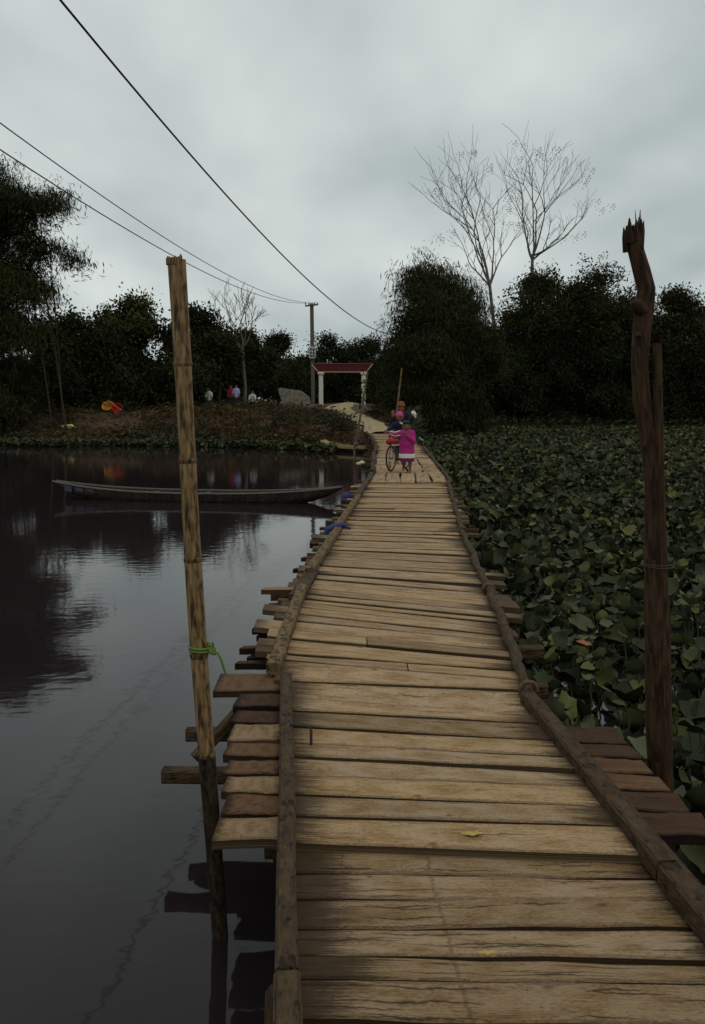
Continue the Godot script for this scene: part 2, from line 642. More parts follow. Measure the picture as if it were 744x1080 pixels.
func make_bridge() -> void:
	var scuffs := []
	for q in [[450, 907], [456, 935], [464, 962], [472, 991], [480, 1020], [488, 1050]]:
		var p := on(q[0], q[1], -0.035)
		var l := table(LEFT, -p.z) - 0.05
		scuffs.append((p.x - l) / (table(RIGHT, -p.z) + 0.07 - l))
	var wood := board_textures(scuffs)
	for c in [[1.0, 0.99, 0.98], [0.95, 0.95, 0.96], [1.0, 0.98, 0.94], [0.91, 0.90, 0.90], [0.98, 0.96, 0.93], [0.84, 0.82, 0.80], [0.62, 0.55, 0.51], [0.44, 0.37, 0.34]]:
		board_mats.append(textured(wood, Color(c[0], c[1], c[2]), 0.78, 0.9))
	var beam := textured(stem_textures(128, 512, Vector3(0.03, 0.018, 0.010), Vector3(0.095, 0.058, 0.030), Vector3(0.014, 0.009, 0.006), 2.0, 9.0, 0.25, 4), Color.WHITE, 0.8, 0.8)
	var beam_light := textured(stem_textures(128, 512, Vector3(0.07, 0.040, 0.019), Vector3(0.22, 0.142, 0.070), Vector3(0.022, 0.013, 0.008), 2.0, 9.0, 0.2, 14), Color.WHITE, 0.8, 0.8)
	mats.beam = beam
	mats.beam_light = beam_light
	bridge = thing("footbridge", "long weathered plank footbridge with low kerb beams crossing the pond", "footbridge", Vector3.ZERO)
	# near deck: measured seams, as (left, right) points of each joint
	var rows := [[695.8, 712.6], [717.4, 726.0], [735.0, 749.7], [748.7, 760.0], [764.8, 776.5], [782.0, 792.6], [796.5, 807.0], [816.5, 824.0], [836.8, 844.8], [859.0, 866.0], [887.4, 895.0]]
	var seams := []
	for r in rows:
		var a := on(312, r[0], 0.0)
		var b := on(520, r[1], 0.0)
		seams.append([-a.z, -(a.z + (b.z - a.z) * (1.3 / (b.x - a.x)))])      # depth at the left end and 1.3 m to the right of it
	for i in seams.size() - 1:
		var far: Array = seams[i]
		var near: Array = seams[i + 1]
		var gap := rng.randf_range(0.014, 0.028)
		var mid: float = (far[0] + near[0]) / 2
		var xl := table(LEFT, mid) - rng.randf_range(0.03, 0.06)
		var xr := table(RIGHT, mid) + rng.randf_range(0.03, 0.08)
		var wide := xr - xl
		var sl: float = (far[1] - far[0]) / 1.3
		var nl: float = (near[1] - near[0]) / 1.3
		var y := rng.randf_range(-0.005, 0.005)
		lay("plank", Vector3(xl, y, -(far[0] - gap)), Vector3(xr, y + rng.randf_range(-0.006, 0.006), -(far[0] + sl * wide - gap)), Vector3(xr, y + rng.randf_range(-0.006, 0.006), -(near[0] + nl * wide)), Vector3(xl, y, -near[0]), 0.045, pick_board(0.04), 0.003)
	# the nearest boards lie a little lower
	var low := -0.035
	var frows := [[889.0, 897.0], [921.0, 924.0], [948.0, 946.0], [977.0, 978.0], [1004.0, 1010.0], [1031.0, 1034.0]]
	var fs := []
	for r in frows:
		var a := on(330, r[0], low)
		var b := on(650, r[1], low)
		fs.append([-a.z, -(a.z + (b.z - a.z) * (1.4 / (b.x - a.x)))])
	while fs[-1][0] > 0.4:
		fs.append([fs[-1][0] - rng.randf_range(0.13, 0.2), fs[-1][1] - 0.165])
	for i in fs.size() - 1:
		var far: Array = fs[i]
		var near: Array = fs[i + 1]
		var xl := table(LEFT, near[0]) - 0.05
		var xr := table(RIGHT, near[0]) + 0.07
		var gap := rng.randf_range(0.006, 0.013)
		var open := 0.016 if i == 4 else 0.0
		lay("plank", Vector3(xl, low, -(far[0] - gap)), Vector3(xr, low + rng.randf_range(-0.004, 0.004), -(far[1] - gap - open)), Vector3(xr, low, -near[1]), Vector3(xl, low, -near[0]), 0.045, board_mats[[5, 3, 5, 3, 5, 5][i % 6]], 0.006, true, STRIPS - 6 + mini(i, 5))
	# the middle deck: skewed, uneven boards whose left ends stick out past the kerb
	var cur: Array = [seams[0][0], seams[0][1]]
	while cur[0] < 18.15:
		var d: float = cur[0]
		var w := rng.randf_range(0.12, 0.25)
		if rng.randf() < 0.2:
			w = rng.randf_range(0.26, 0.34)
		var skew := table([[5.4, -0.22], [6.2, -0.38], [7.2, -0.46], [8.5, -0.34], [10.0, -0.24], [13.0, -0.19], [16.5, -0.1], [18.0, -0.03]], d) + rng.randf_range(-0.014, 0.014)
		var nxt := [minf(d + w, 18.25), 0.0]
		nxt[1] = maxf(nxt[0] + skew * 1.6, cur[1] + 0.07)
		var xl := table(LEFT, d) - 0.09 - pow(rng.randf(), 2.0) * 0.3
		var xr := table(RIGHT, d) + 0.05 + pow(rng.randf(), 3.0) * 0.22
		var base := table(LEFT, d)
		var y := rng.randf_range(-0.012, 0.008)
		var gap := rng.randf_range(0.014, 0.042)
		var s0: float = (cur[1] - cur[0]) / 1.3
		var s1: float = (nxt[1] - nxt[0]) / 1.6
		if d < 5.6:
			s0 = (cur[1] - cur[0]) / 1.3
		else:
			s0 = (cur[1] - cur[0]) / 1.6
		var py := y + rng.randf_range(-0.012, 0.012)
		var pieces := [[xl, xr]]
		if rng.randf() < 0.14:
			var cut := rng.randf_range(lerpf(base, xr, 0.3), lerpf(base, xr, 0.75))
			pieces = [[xl, cut - 0.004], [cut + 0.004, xr]]
		for p in pieces:
			var ta: float = (p[0] - xl) / (xr - xl)
			var tb: float = (p[1] - xl) / (xr - xl)
			var pp: Array = [p[0] - base, p[1] - base]
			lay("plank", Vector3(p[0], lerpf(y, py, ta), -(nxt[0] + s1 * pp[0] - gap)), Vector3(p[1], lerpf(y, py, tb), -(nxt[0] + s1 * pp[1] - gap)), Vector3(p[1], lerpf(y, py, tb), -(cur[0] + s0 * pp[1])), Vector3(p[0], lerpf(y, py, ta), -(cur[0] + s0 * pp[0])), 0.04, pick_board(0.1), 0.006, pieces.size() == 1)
		cur = nxt
	# lengthwise boards
	var start := 18.3
	for run in [[18.3, 20.9], [20.92, 23.4], [23.42, 26.0]]:
		var n := 5 if run[0] < 19.0 else 4
		for i in n:
			var l0 := lerpf(table(LEFT, run[0]) - 0.05, table(RIGHT, run[0]) + 0.06, float(i) / n)
			var r0 := lerpf(table(LEFT, run[0]) - 0.05, table(RIGHT, run[0]) + 0.06, (i + 1.0) / n) - rng.randf_range(0.012, 0.028)
			var l1 := lerpf(table(LEFT, run[1]) - 0.05, table(RIGHT, run[1]) + 0.06, float(i) / n)
			var r1 := lerpf(table(LEFT, run[1]) - 0.05, table(RIGHT, run[1]) + 0.06, (i + 1.0) / n) - rng.randf_range(0.012, 0.028)
			var y := 0.022 + rng.randf_range(-0.008, 0.008)
			var k := rng.randf_range(-0.05, 0.08)
			# the grain of these runs away from the camera: the board's "left" is its near end
			lay("plank", Vector3(l0, y, -run[0] + k * 0.4), Vector3(l1, y, -run[1] + 0.02), Vector3(r1, y, -run[1] + 0.02), Vector3(r0, y, -run[0] + k * 0.4), 0.04, board_mats[rng.randi() % 5], 0.012, false)
	# far deck, rising towards the bank
	var fd := 26.05
	while fd < 43.0:
		var w := rng.randf_range(0.28, 0.5) if fd < 34.0 else rng.randf_range(0.4, 0.6)
		var y := table(DECK, fd) + rng.randf_range(-0.012, 0.012)
		if fd > 42.2:
			y -= 0.05
		var xl := table(LEFT, fd) - rng.randf_range(0.03, 0.2)
		var xr := table(RIGHT, fd) + rng.randf_range(0.03, 0.2)
		var k := rng.randf_range(-0.04, 0.04)
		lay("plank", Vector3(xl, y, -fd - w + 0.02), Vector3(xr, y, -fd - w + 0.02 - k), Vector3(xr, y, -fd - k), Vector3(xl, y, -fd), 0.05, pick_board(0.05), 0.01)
		fd += w
	# shoulder boards outside the left kerb: (left end, top row, bottom row)
	for s in [[225, 710, 728, -0.022], [246, 731, 744, -0.03], [243, 749, 761, -0.035], [240, 763, 780, -0.01], [235, 783, 796, -0.012], [235, 801, 815, -0.012], [233, 818, 834, -0.012], [233, 837, 857, -0.015], [224, 861, 884, -0.01]]:
		var y: float = s[3]
		var a := on(s[0] + 8, s[1], y)
		var b := on(s[0], s[2], y)
		var xr := table(LEFT, -b.z) - 0.062
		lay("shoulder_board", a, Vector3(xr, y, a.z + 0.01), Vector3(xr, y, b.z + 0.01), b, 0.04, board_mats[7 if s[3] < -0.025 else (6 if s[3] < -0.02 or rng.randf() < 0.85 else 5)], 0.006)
	# shoulder boards outside the right kerb
	for s in [[648, 767, 784], [664, 786, 799], [676, 801, 816], [694, 818, 834], [714, 836, 856], [740, 858, 882]]:
		var y := -0.03
		var a := on(s[0], s[1], y)
		var b := on(s[0] + 14, s[2], y)
		var xl := table(RIGHT, -b.z) + 0.095
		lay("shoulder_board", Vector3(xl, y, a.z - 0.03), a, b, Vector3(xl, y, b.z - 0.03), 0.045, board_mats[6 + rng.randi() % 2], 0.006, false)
	# kerb beams
	var ka := Vector3(table(LEFT, 1.0) - 0.03, 0.035, -0.7)
	put("kerb_beam", bar(Vector3(-0.06, 0.03, -0.7), Vector3(-0.178, 0.034, -2.3), 0.076, 0.085, 0.002, 4), beam, bridge)
	put("kerb_beam", bar(Vector3(-0.18, 0.034, -2.32), Vector3(-0.385, 0.034, -5.06), 0.066, 0.085, 0.003, 8), beam, bridge)
	put("iron_staple", tube([Vector3(-0.30, 0.085, -4.18), Vector3(-0.21, 0.08, -4.16), Vector3(-0.197, 0.07, -4.14), Vector3(-0.197, -0.01, -4.12)], same(0.007, 4), 6), paint(0.03, 0.018, 0.012, 0.7), bridge)
	put("kerb_beam", bar(Vector3(-0.475, 0.035, -5.25), Vector3(-0.43, 0.045, -7.6), 0.085, 0.07, 0.006, 7), beam_light, bridge)
	put("kerb_beam", bar(Vector3(-0.47, 0.02, -7.3), Vector3(-0.38, 0.03, -8.5), 0.13, 0.05, 0.01, 4), beam, bridge)
	put("kerb_beam", bar(Vector3(-0.40, 0.055, -8.3), Vector3(-0.18, 0.05, -11.2), 0.09, 0.075, 0.008, 8), beam_light, bridge)
	put("kerb_beam", bar(Vector3(-0.2, 0.045, -11.3), Vector3(0.10, 0.05, -15.2), 0.09, 0.08, 0.008, 8), beam_light, bridge)
	put("kerb_beam", bar(Vector3(0.08, 0.05, -15.3), Vector3(0.45, 0.06, -20.2), 0.1, 0.08, 0.012, 8), beam, bridge)
	put("kerb_beam", bar(Vector3(0.955, 0.024, -4.76), Vector3(1.085, 0.014, -2.94), 0.078, 0.085, 0.003, 7), beam, bridge)
	put("kerb_beam", bar(Vector3(1.087, 0.012, -2.92), Vector3(1.26, 0.0, -0.8), 0.085, 0.09, 0.003, 4), beam, bridge)
	put("kerb_beam", bar(Vector3(1.025, -0.01, -4.5), Vector3(1.16, -0.015, -2.7), 0.055, 0.06, 0.003, 5), beam, bridge)
	# the right-hand kerb farther on: short barked logs
	var logs := [[4.78, 6.3], [6.2, 7.6], [7.55, 9.2], [9.1, 11.2], [11.1, 13.6], [13.5, 16.2], [16.0, 18.6], [18.4, 22.0], [21.8, 26.4], [26.2, 32.0]]
	for l in logs:
		var pts := []
		var rad := []
		for i in 9:
			var d: float = lerpf(l[0], l[1], i / 8.0)
			pts.append(Vector3(table(RIGHT, d) + 0.05 + rng.randf_range(-0.015, 0.015) + (0.05 if d > 18 else 0.0), table(DECK, d) + 0.035 + rng.randf_range(-0.012, 0.012), -d))
			rad.append(rng.randf_range(0.027, 0.042) * (1.3 if d > 16 else 1.0))
		put("kerb_log", tube(pts, rad, 9, 0.25), mats.beam_light if l[0] < 14.0 and rng.randf() < 0.35 else beam, bridge)
	# and on the left near the bank
	for l in [[20.0, 24.0], [23.8, 28.5], [28.3, 34.0], [33.8, 38.5], [38.3, 42.6]]:
		var pts := []
		var rad := []
		for i in 9:
			var d: float = lerpf(l[0], l[1], i / 8.0)
			pts.append(Vector3(table(LEFT, d) - 0.08 + rng.randf_range(-0.05, 0.05), table(DECK, d) + 0.05 + rng.randf_range(-0.03, 0.04), -d))
			rad.append(rng.randf_range(0.05, 0.075))
		put("kerb_log", tube(pts, rad, 8, 0.25), beam, bridge)
	# bindings round the right kerb
	for d in [4.85, 7.57, 11.15, 16.1, 18.5, 21.9]:
		var pts := []
		for i in 13:
			var a := TAU * i / 12.0
			pts.append(Vector3(table(RIGHT, d) + 0.05 + cos(a) * 0.049, table(DECK, d) + 0.034 + sin(a) * 0.048, -d - 0.012 * sin(a * 0.5)))
		put("binding", tube(pts, same(0.012, 13), 6), mats.beam_light, bridge)
	# cross joists whose ends show at the left, stringers and piles
	var jd := 1.4
	var k := 0
	while jd < 42.0:
		var y := table(DECK, jd) - 0.175 + rng.randf_range(-0.01, 0.01)
		var out := rng.randf_range(0.15, 0.5)
		if jd < 5.4:
			out = 0.02 if jd < 3.3 else rng.randf_range(0.1, 0.25)
		put("joist", bar(Vector3(table(LEFT, jd) - out, y, -jd), Vector3(table(RIGHT, jd) + rng.randf_range(0.1, 0.35), y, -jd + rng.randf_range(-0.1, 0.1)), 0.09, 0.09, 0.004, 3), beam, bridge)
		if k % 2 == 1:
			for s in [-1, 1]:
				var x := table(LEFT, jd) - 0.06 if s < 0 else table(RIGHT, jd) + 0.02
				put("pile", tube([Vector3(x + s * 0.06, -1.9, -jd - 0.1), Vector3(x, y + 0.02, -jd - 0.1)], [0.065, 0.058], 9, 0.15), beam, bridge)
		jd += rng.randf_range(0.85, 1.15)
		k += 1
	for e in [0.12, 0.5, 0.88]:
		var pts := [0.6, 5.0, 11.0, 18.4, 26.0, 32.0, 38.0, 43.0]
		for i in pts.size() - 1:
			var a: float = pts[i]
			var b: float = pts[i + 1]
			put("stringer", bar(Vector3(lerpf(table(LEFT, a), table(RIGHT, a), e), table(DECK, a) - 0.105, -a), Vector3(lerpf(table(LEFT, b), table(RIGHT, b), e), table(DECK, b) - 0.105, -b), 0.08, 0.06), beam, bridge)
	# the low cross beam with long ends beside the bamboo post, and a few stray ends
	put("joist", bar(on(172, 817, -0.30), on(172, 817, -0.30) + Vector3(1.4, 0.0, 0.06), 0.075, 0.075, 0.003, 3), beam, bridge)
	put("joist", bar(on(197, 774, -0.24), on(197, 774, -0.24) + Vector3(1.3, 0.0, 0.02), 0.07, 0.07, 0.003, 3), beam, bridge)
	put("brace", bar(on(262, 740, -0.05), on(206, 800, -0.30), 0.05, 0.06, 0.002, 2), beam, bridge)
	for s in [[275, 626, 0.0, 0.32, 5], [281, 642, -0.06, 0.3, 7], [266, 667, -0.03, 0.3, 7], [270, 675, -0.09, 0.26, 7], [252, 688, -0.05, 0.34, 7], [261, 697, -0.11, 0.26, 7], [247, 704, -0.09, 0.3, 7], [327, 577, -0.04, 0.28, 7], [318, 592, -0.05, 0.28, 6], [337, 560, -0.04, 0.3, 5], [345, 541, -0.04, 0.32, 6], [309, 604, -0.06, 0.28, 7]]:
		var a := on(s[0], s[1] - 4, s[2])
		var w: float = 0.12 if s[2] > -0.02 else 0.08
		lay("shoulder_board", a + Vector3(0.03, 0, -w), a + Vector3(s[3], 0, -w - 0.03), a + Vector3(s[3], 0, -0.03), a, 0.045, board_mats[s[4]], 0.006, false)

# ---------------------------------------------------------------- posts
func make_posts() -> void:
	var bam := textured(stem_textures(256, 1024, Vector3(0.115, 0.064, 0.026), Vector3(0.34, 0.215, 0.098), Vector3(0.02, 0.013, 0.007), 1.6, 16.0, 0.04, 90, 2.0), Color.WHITE, 0.62, 0.35, Vector3(1, 0.5, 1))
	mats.low_bamboo = textured(stem_textures(64, 256, Vector3(0.016, 0.012, 0.007), Vector3(0.055, 0.04, 0.02), Vector3(0.010, 0.008, 0.006), 1.6, 14.0, 0.1, 92), Color.WHITE, 0.45, 0.4)  # darker bamboo for the lowest lengths of the culm
	var pd := 3.62
	var top := at(184.5, 274, pd)
	var knee := at(223.5, 870, pd)
	var base := knee + (knee - top) * ((knee.y + 1.5) / (top.y - knee.y))
	var t := thing("bamboo_post", "tall mottled yellow bamboo post with green cord standing in water beside the deck", "post", base)
	var length := (top - base).length()
	var dir := (top - base) / length
	# joints of the culm where the photograph shows them
	var marks := [0.0, 0.45]
	for row in [796, 691, 590, 486, 384]:
		marks.append((at(210, row, pd).y - base.y) / dir.y)
	marks.append(length)
	for i in marks.size() - 1:
		var a: float = marks[i]
		var b: float = marks[i + 1]
		var pts := []
		var rad := []
		for s in [[0.0, 1.02], [0.03, 0.985], [0.1, 0.97], [0.3, 0.965], [0.5, 0.97], [0.7, 0.975], [0.9, 0.99], [0.97, 1.0], [0.999, 1.02]]:
			var f: float = lerpf(a, b, s[0])
			pts.append(dir * f + Vector3(0.006 * sin(f * 2.2), 0, 0.006 * sin(f * 3.0)))
			rad.append(0.0355 * s[1] * (1.0 + 0.015 * sin(i * 2.4)))
		put("culm", tube(pts, rad, 18, 0.04, true, 1.0), mats.low_bamboo if i < 2 else bam, t)
		if i > 0:
			var c := dir * a + Vector3(0.006 * sin(a * 2.2), 0, 0.006 * sin(a * 3.0))
			put("joint_ring", tube([c - dir * 0.010, c - dir * 0.005, c, c + dir * 0.004, c + dir * 0.009], [0.0352, 0.0385, 0.0372, 0.0392, 0.0356], 18, 0.03, false), mats.beam_light if i < 6 else bam, t)
	# ragged rim of the cut top
	for i in 15:
		var w := TAU * i / 15.0
		var p := dir * length + Vector3(cos(w), 0, sin(w)) * 0.0285
		var hgt := 0.002 + 0.02 * absf(sin(i * 1.3)) * absf(cos(i * 0.31))
		put("splinter", tube([p - dir * 0.02, p + dir * hgt * 0.6, p + dir * hgt], [0.007, 0.0065, 0.002], 5), bam, t)
	# green cord
	var green := paint(0.10, 0.16, 0.03, 0.6)
	var cy: float = marks[3] + 0.02
	var cord := []
	for i in 26:
		var w := TAU * i / 12.0
		cord.append(base + dir * (cy + 0.012 * (i / 12.0)) + Vector3(cos(w) * 0.0435, 0, sin(w) * 0.0435))
	var c := thing("green_cord", "bright green cord knotted round the bamboo post, its loose end hanging towards the deck", "cord", base + dir * cy)
	var shift := base + dir * cy
	for i in cord.size():
		cord[i] -= shift
	put("loop", tube(cord, same(0.006, cord.size()), 6), green, c)
	put("knot", flesh([[Vector3(0.045, 0.005, 0.02), Vector3(0.06, 0.012, 0.025), 0.012, 0.01], [Vector3(0.05, 0.0, 0.03), Vector3(0.065, -0.006, 0.028), 0.009, 0.007]], 0.004, 0.008), green, c)
	put("loose_end", tube([Vector3(0.055, 0.005, 0.025), Vector3(0.075, 0.0, 0.03), Vector3(0.09, -0.03, 0.03), Vector3(0.10, -0.07, 0.025), Vector3(0.112, -0.105, 0.02)], same(0.005, 5), 6), green, c)
	put("loose_end", tube([Vector3(0.055, 0.01, 0.025), Vector3(0.06, 0.035, 0.035), Vector3(0.055, 0.045, 0.04)], same(0.004, 3), 6), green, c)

	# broken trunk on the right
	var bark := textured(stem_textures(256, 1024, Vector3(0.022, 0.012, 0.007), Vector3(0.085, 0.044, 0.021), Vector3(0.012, 0.007, 0.005), 2.6, 6.0, 0.1, 55, 2.5), Color.WHITE, 0.85, 1.0)
	var pale := paint(0.14, 0.085, 0.04, 0.8)
	var d := 4.25
	var foot := at(697, 830, d)
	foot.y = -1.6
	var tr := thing("broken_trunk", "broken dead tree trunk with splintered top standing beside the planks", "tree trunk", foot)
	var spine := [[697, 1000, 13], [696, 830, 13], [694, 760, 13], [694, 680, 12.5], [692, 600, 12.5], [689, 520, 13], [684, 460, 13.5], [677, 420, 11], [675, 385, 9.5], [677, 350, 9.5], [680, 325, 10.5], [682, 305, 10.5], [677, 285, 11], [671, 265, 10.5], [668, 250, 11.5], [667, 240, 11.0]]
	var pts := []
	var rad := []
	for i in spine.size() - 1:
		for s in 5:
			var q := s / 5.0
			var px: float = lerpf(spine[i][0], spine[i + 1][0], q)
			var py: float = lerpf(spine[i][1], spine[i + 1][1], q)
			pts.append(at(px, py, d) - foot)
			rad.append(lerpf(spine[i][2], spine[i + 1][2], q) * d / FOCAL * 0.85)
	put("trunk", tube(pts, rad, 26, 0.5), bark, tr)
	for s in [[660, 258, 658, 240, 3.4], [662, 252, 661, 238, 3.4], [665, 248, 664, 230, 3.8], [668, 246, 668, 237, 3.4], [671, 246, 671.5, 232, 3.6], [675, 250, 676.5, 231, 3.4], [677, 254, 679, 233, 2.6], [672, 240, 670, 221, 0.9], [674.5, 240, 675.5, 221, 1.4], [667, 246, 665, 233, 1.6], [660, 258, 657, 246, 2.2], [673, 248, 674, 229, 2.0]]:
		var a := at(s[0], s[1] + 8, d - 0.01 + 0.02 * sin(s[0])) - foot
		var b := at(s[2], s[3], d - 0.02 + 0.03 * sin(s[0] * 1.7)) - foot
		var r: float = s[4] * d / FOCAL
		put("splinter", tube([a, a.lerp(b, 0.6), b], [r, r * 0.85, r * 0.22], 7, 0.5), pale if s[4] < 1.7 else bark, tr)
	put("branch_stub", tube([at(680, 328, d) - foot, at(671, 322, d - 0.05) - foot, at(667, 318, d - 0.06) - foot], [0.034, 0.03, 0.012], 11, 0.6), bark, tr)
	put("branch_stub", tube([at(676, 356, d) - foot, at(672, 352, d - 0.05) - foot], [0.022, 0.012], 9, 0.5), bark, tr)
	for s in [[671, 372, 9, 22], [678, 430, 7, 40], [684, 520, 6, 50], [697, 560, 5, 60], [687, 690, 5, 46], [700, 700, 5, 70]]:
		var r := at(s[0], s[1], d - 0.058) - foot
		var r2 := at(s[0] + 2, s[1] + s[3], d - 0.062) - foot
		put("bark_strip", bar(r, r2, s[2] * d / FOCAL * 0.5, 0.012, 0.002, 4, Vector3(0, 0, 1)), bark, tr)
	# the stake lashed to it
	var sf := at(708, 900, d + 0.02)
	var st := thing("wooden_stake", "straight dark stake bound upright against the broken trunk", "stake", Vector3(sf.x, -1.6, sf.z))
	var sp := st.position
	var sps := []
	var srs := []
	for row in range(362, 1000, 26):
		sps.append(at(693 + (row - 362) * 0.02, row, d - 0.03) - sp)
		srs.append((4.5 + (row - 362) * 0.008) * d / FOCAL)
	put("shaft", tube(sps, srs, 10, 0.12), bark, st)
	var wire := paint(0.05, 0.045, 0.04, 0.6)
	var loop := []
	for i in 28:
		var w := TAU * i / 13.0
		loop.append(at(694, 596, d) + Vector3(cos(w) * 0.074, 0.008 * sin(w * 0.5 + 1.0) + 0.004 * i / 13.0, sin(w) * 0.078))
	var wt := single("binding_wire", tube(offset(loop, at(694, 596, d)), same(0.0026, 28), 5), wire, at(694, 596, d), "thin grey wire wound round broken trunk and stake", "wire")
	# slim poles near the far end of the bridge
	var dark_bamboo := textured(stem_textures(64, 256, Vector3(0.08, 0.055, 0.025), Vector3(0.2, 0.15, 0.07), Vector3(0.02, 0.014, 0.008), 1.2, 8.0, 0.2, 23), Color.WHITE, 0.7, 0.5)
	var p1 := at(374, 472, 34.0)
	var q1 := at(388, 393, 34.0)
	single("slim_pole", tube([Vector3(0, -1.6, 0), Vector3.ZERO, (q1 - p1) * 0.5 + Vector3(0.02, 0, 0), q1 - p1], [0.05, 0.05, 0.042, 0.03], 8, 0.1), dark_bamboo, p1, "slim dark leaning pole on the water side of the far bridge end", "pole")
	var p2 := at(418.5, 436, 45.0)
	var q2 := at(424, 388, 45.0)
	var low := p2
	low.y = land(p2.x, p2.z) - 0.3
	single("bamboo_pole", tube([low - p2, Vector3.ZERO, (q2 - p2) * 0.5, q2 - p2], [0.055, 0.05, 0.045, 0.035], 8, 0.1), bam, p2, "slim pale bamboo pole rising behind the riders at the far bridge end", "pole")

func offset(points: Array, by: Vector3) -> Array:
	var out := []
	for p in points:
		out.append(p - by)
	return out

# ---------------------------------------------------------------- boats
func hull(length: float, beam: float, depth: float, rise_a: float, rise_b: float) -> Array:
	# outer rings from x = 0 to length; returns [shell mesh, left rail points, right rail points]
	var outer := []
	var rails := [[], []]
	var n := 22
	for i in n + 1:
		var t := float(i) / n
		var fat := pow(sin(PI * clampf(t, 0.02, 0.98)), 0.55)
		var hw := maxf(beam / 2 * fat, 0.05)
		var e := t * 2.0 - 1.0
		var lift := (rise_a if e < 0 else rise_b) * pow(absf(e), 2.6)
		var keel := -depth + (depth * 0.9 + lift) * pow(absf(e), 4.0)
		var x := t * length
		var ring := PackedVector3Array()
		var sec := [[-1.0, 1.0], [-0.93, 0.5], [-0.72, 0.16], [-0.35, 0.0], [0.35, 0.0], [0.72, 0.16], [0.93, 0.5], [1.0, 1.0]]
		for s in sec:
			ring.append(Vector3(x, lerpf(keel, lift, s[1]), hw * s[0]))
		var inner := sec.duplicate()
		inner.reverse()
		for s in inner:
			ring.append(Vector3(x, lerpf(keel + 0.03, lift, s[1]) - (0.0 if s[1] < 1.0 else 0.004), (hw - 0.025) * s[0]))
		outer.append(ring)
		rails[0].append(Vector3(x, lift + 0.012, -hw + 0.005))
		rails[1].append(Vector3(x, lift + 0.012, hw - 0.005))
	return [loft(outer, true, false), rails[0], rails[1]]

func rail(points: Array, w: float, h: float) -> ArrayMesh:
	var rings := []
	for i in points.size():
		var p: Vector3 = points[i]
		rings.append(PackedVector3Array([p + Vector3(0, -h / 2, -w / 2), p + Vector3(0, h / 2, -w / 2), p + Vector3(0, h / 2, w / 2), p + Vector3(0, -h / 2, w / 2)]))
	return loft(rings, true, true)

func make_boats() -> void:
	var wet := textured(stem_textures(128, 256, Vector3(0.018, 0.013, 0.009), Vector3(0.05, 0.035, 0.022), Vector3(0.012, 0.009, 0.007), 2.0, 6.0, 0.3, 71), Color.WHITE, 0.6, 0.5)
	var worn := textured(stem_textures(128, 256, Vector3(0.10, 0.08, 0.065), Vector3(0.25, 0.215, 0.185), Vector3(0.03, 0.022, 0.018), 2.0, 8.0, 0.2, 72), Color.WHITE, 0.7, 0.5)
	var l := at(58, 511, 21.6)
	var r := at(361, 512, 20.4)
	var span := Vector3(r.x - l.x, 0, r.z - l.z)
	var boat := thing("sampan", "long slender dark wooden sampan moored empty beside the bridge", "boat", Vector3(l.x, WATER + 0.20, l.z))
	boat.rotation.y = -atan2(span.z, span.x)
	var len := span.length()
	var h := hull(len, 0.85, 0.33, 0.20, 0.17)
	put("hull", h[0], wet, boat)
	put("gunwale", rail(h[1], 0.04, 0.025), worn, boat)
	put("gunwale", rail(h[2], 0.045, 0.03), worn, boat)
	for x in [1.2, 2.5, 3.8, 5.2]:
		put("thwart", box_at(Vector3(x, -0.03, 0), Vector3(0.14, 0.025, 0.72)), wet, boat)
	var faded := paint(0.06, 0.062, 0.085, 0.8)
	for s in [[0.30, 0.17], [0.62, 0.13], [0.9, 0.1]]:
		var t: float = s[0] / len
		var hw := 0.425 * pow(sin(PI * t), 0.55)
		var lift := 0.20 * pow(1.0 - 2.0 * t, 2.6)
		var t2: float = (s[0] + 0.22) / len
		var hw2 := 0.425 * pow(sin(PI * t2), 0.55)
		var lift2 := 0.20 * pow(1.0 - 2.0 * t2, 2.6)
		put("painted_patch", flat_mesh(PackedVector3Array([Vector3(s[0], lift - 0.03, hw + 0.006), Vector3(s[0] + 0.22, lift2 - 0.03, hw2 + 0.006), Vector3(s[0] + 0.24, lift2 - s[1], hw2 * 0.965 + 0.008), Vector3(s[0], lift - 0.03, hw + 0.006), Vector3(s[0] + 0.24, lift2 - s[1], hw2 * 0.965 + 0.008), Vector3(s[0] + 0.03, lift - s[1], hw * 0.965 + 0.008)])), faded, boat)
	# a small pale boat drawn up by the bank
	var a := at(340, 473, 43.5)
	var b := at(396, 479, 41.0)
	var sp := Vector3(b.x - a.x, 0, b.z - a.z)
	var small := thing("rowing_boat", "small straw-coloured wooden boat nosed out from the bank below the path", "boat", Vector3(a.x, WATER + 0.22, a.z))
	small.rotation.y = -atan2(sp.z, sp.x)
	var straw := textured(stem_textures(64, 128, Vector3(0.20, 0.14, 0.06), Vector3(0.42, 0.32, 0.15), Vector3(0.06, 0.04, 0.02), 2.0, 5.0, 0.3, 73), Color.WHITE, 0.7, 0.4)
	var hs := hull(sp.length() + 0.6, 0.8, 0.3, 0.22, 0.12)
	put("hull", hs[0], wet, small)
	put("gunwale", rail(hs[1], 0.09, 0.11), straw, small)
	put("gunwale", rail(hs[2], 0.09, 0.12), straw, small)
	put("prow", tube([Vector3(-0.02, 0.15, 0), Vector3(0.2, 0.17, 0), Vector3(0.5, 0.1, 0)], [0.1, 0.15, 0.12], 8), straw, small)

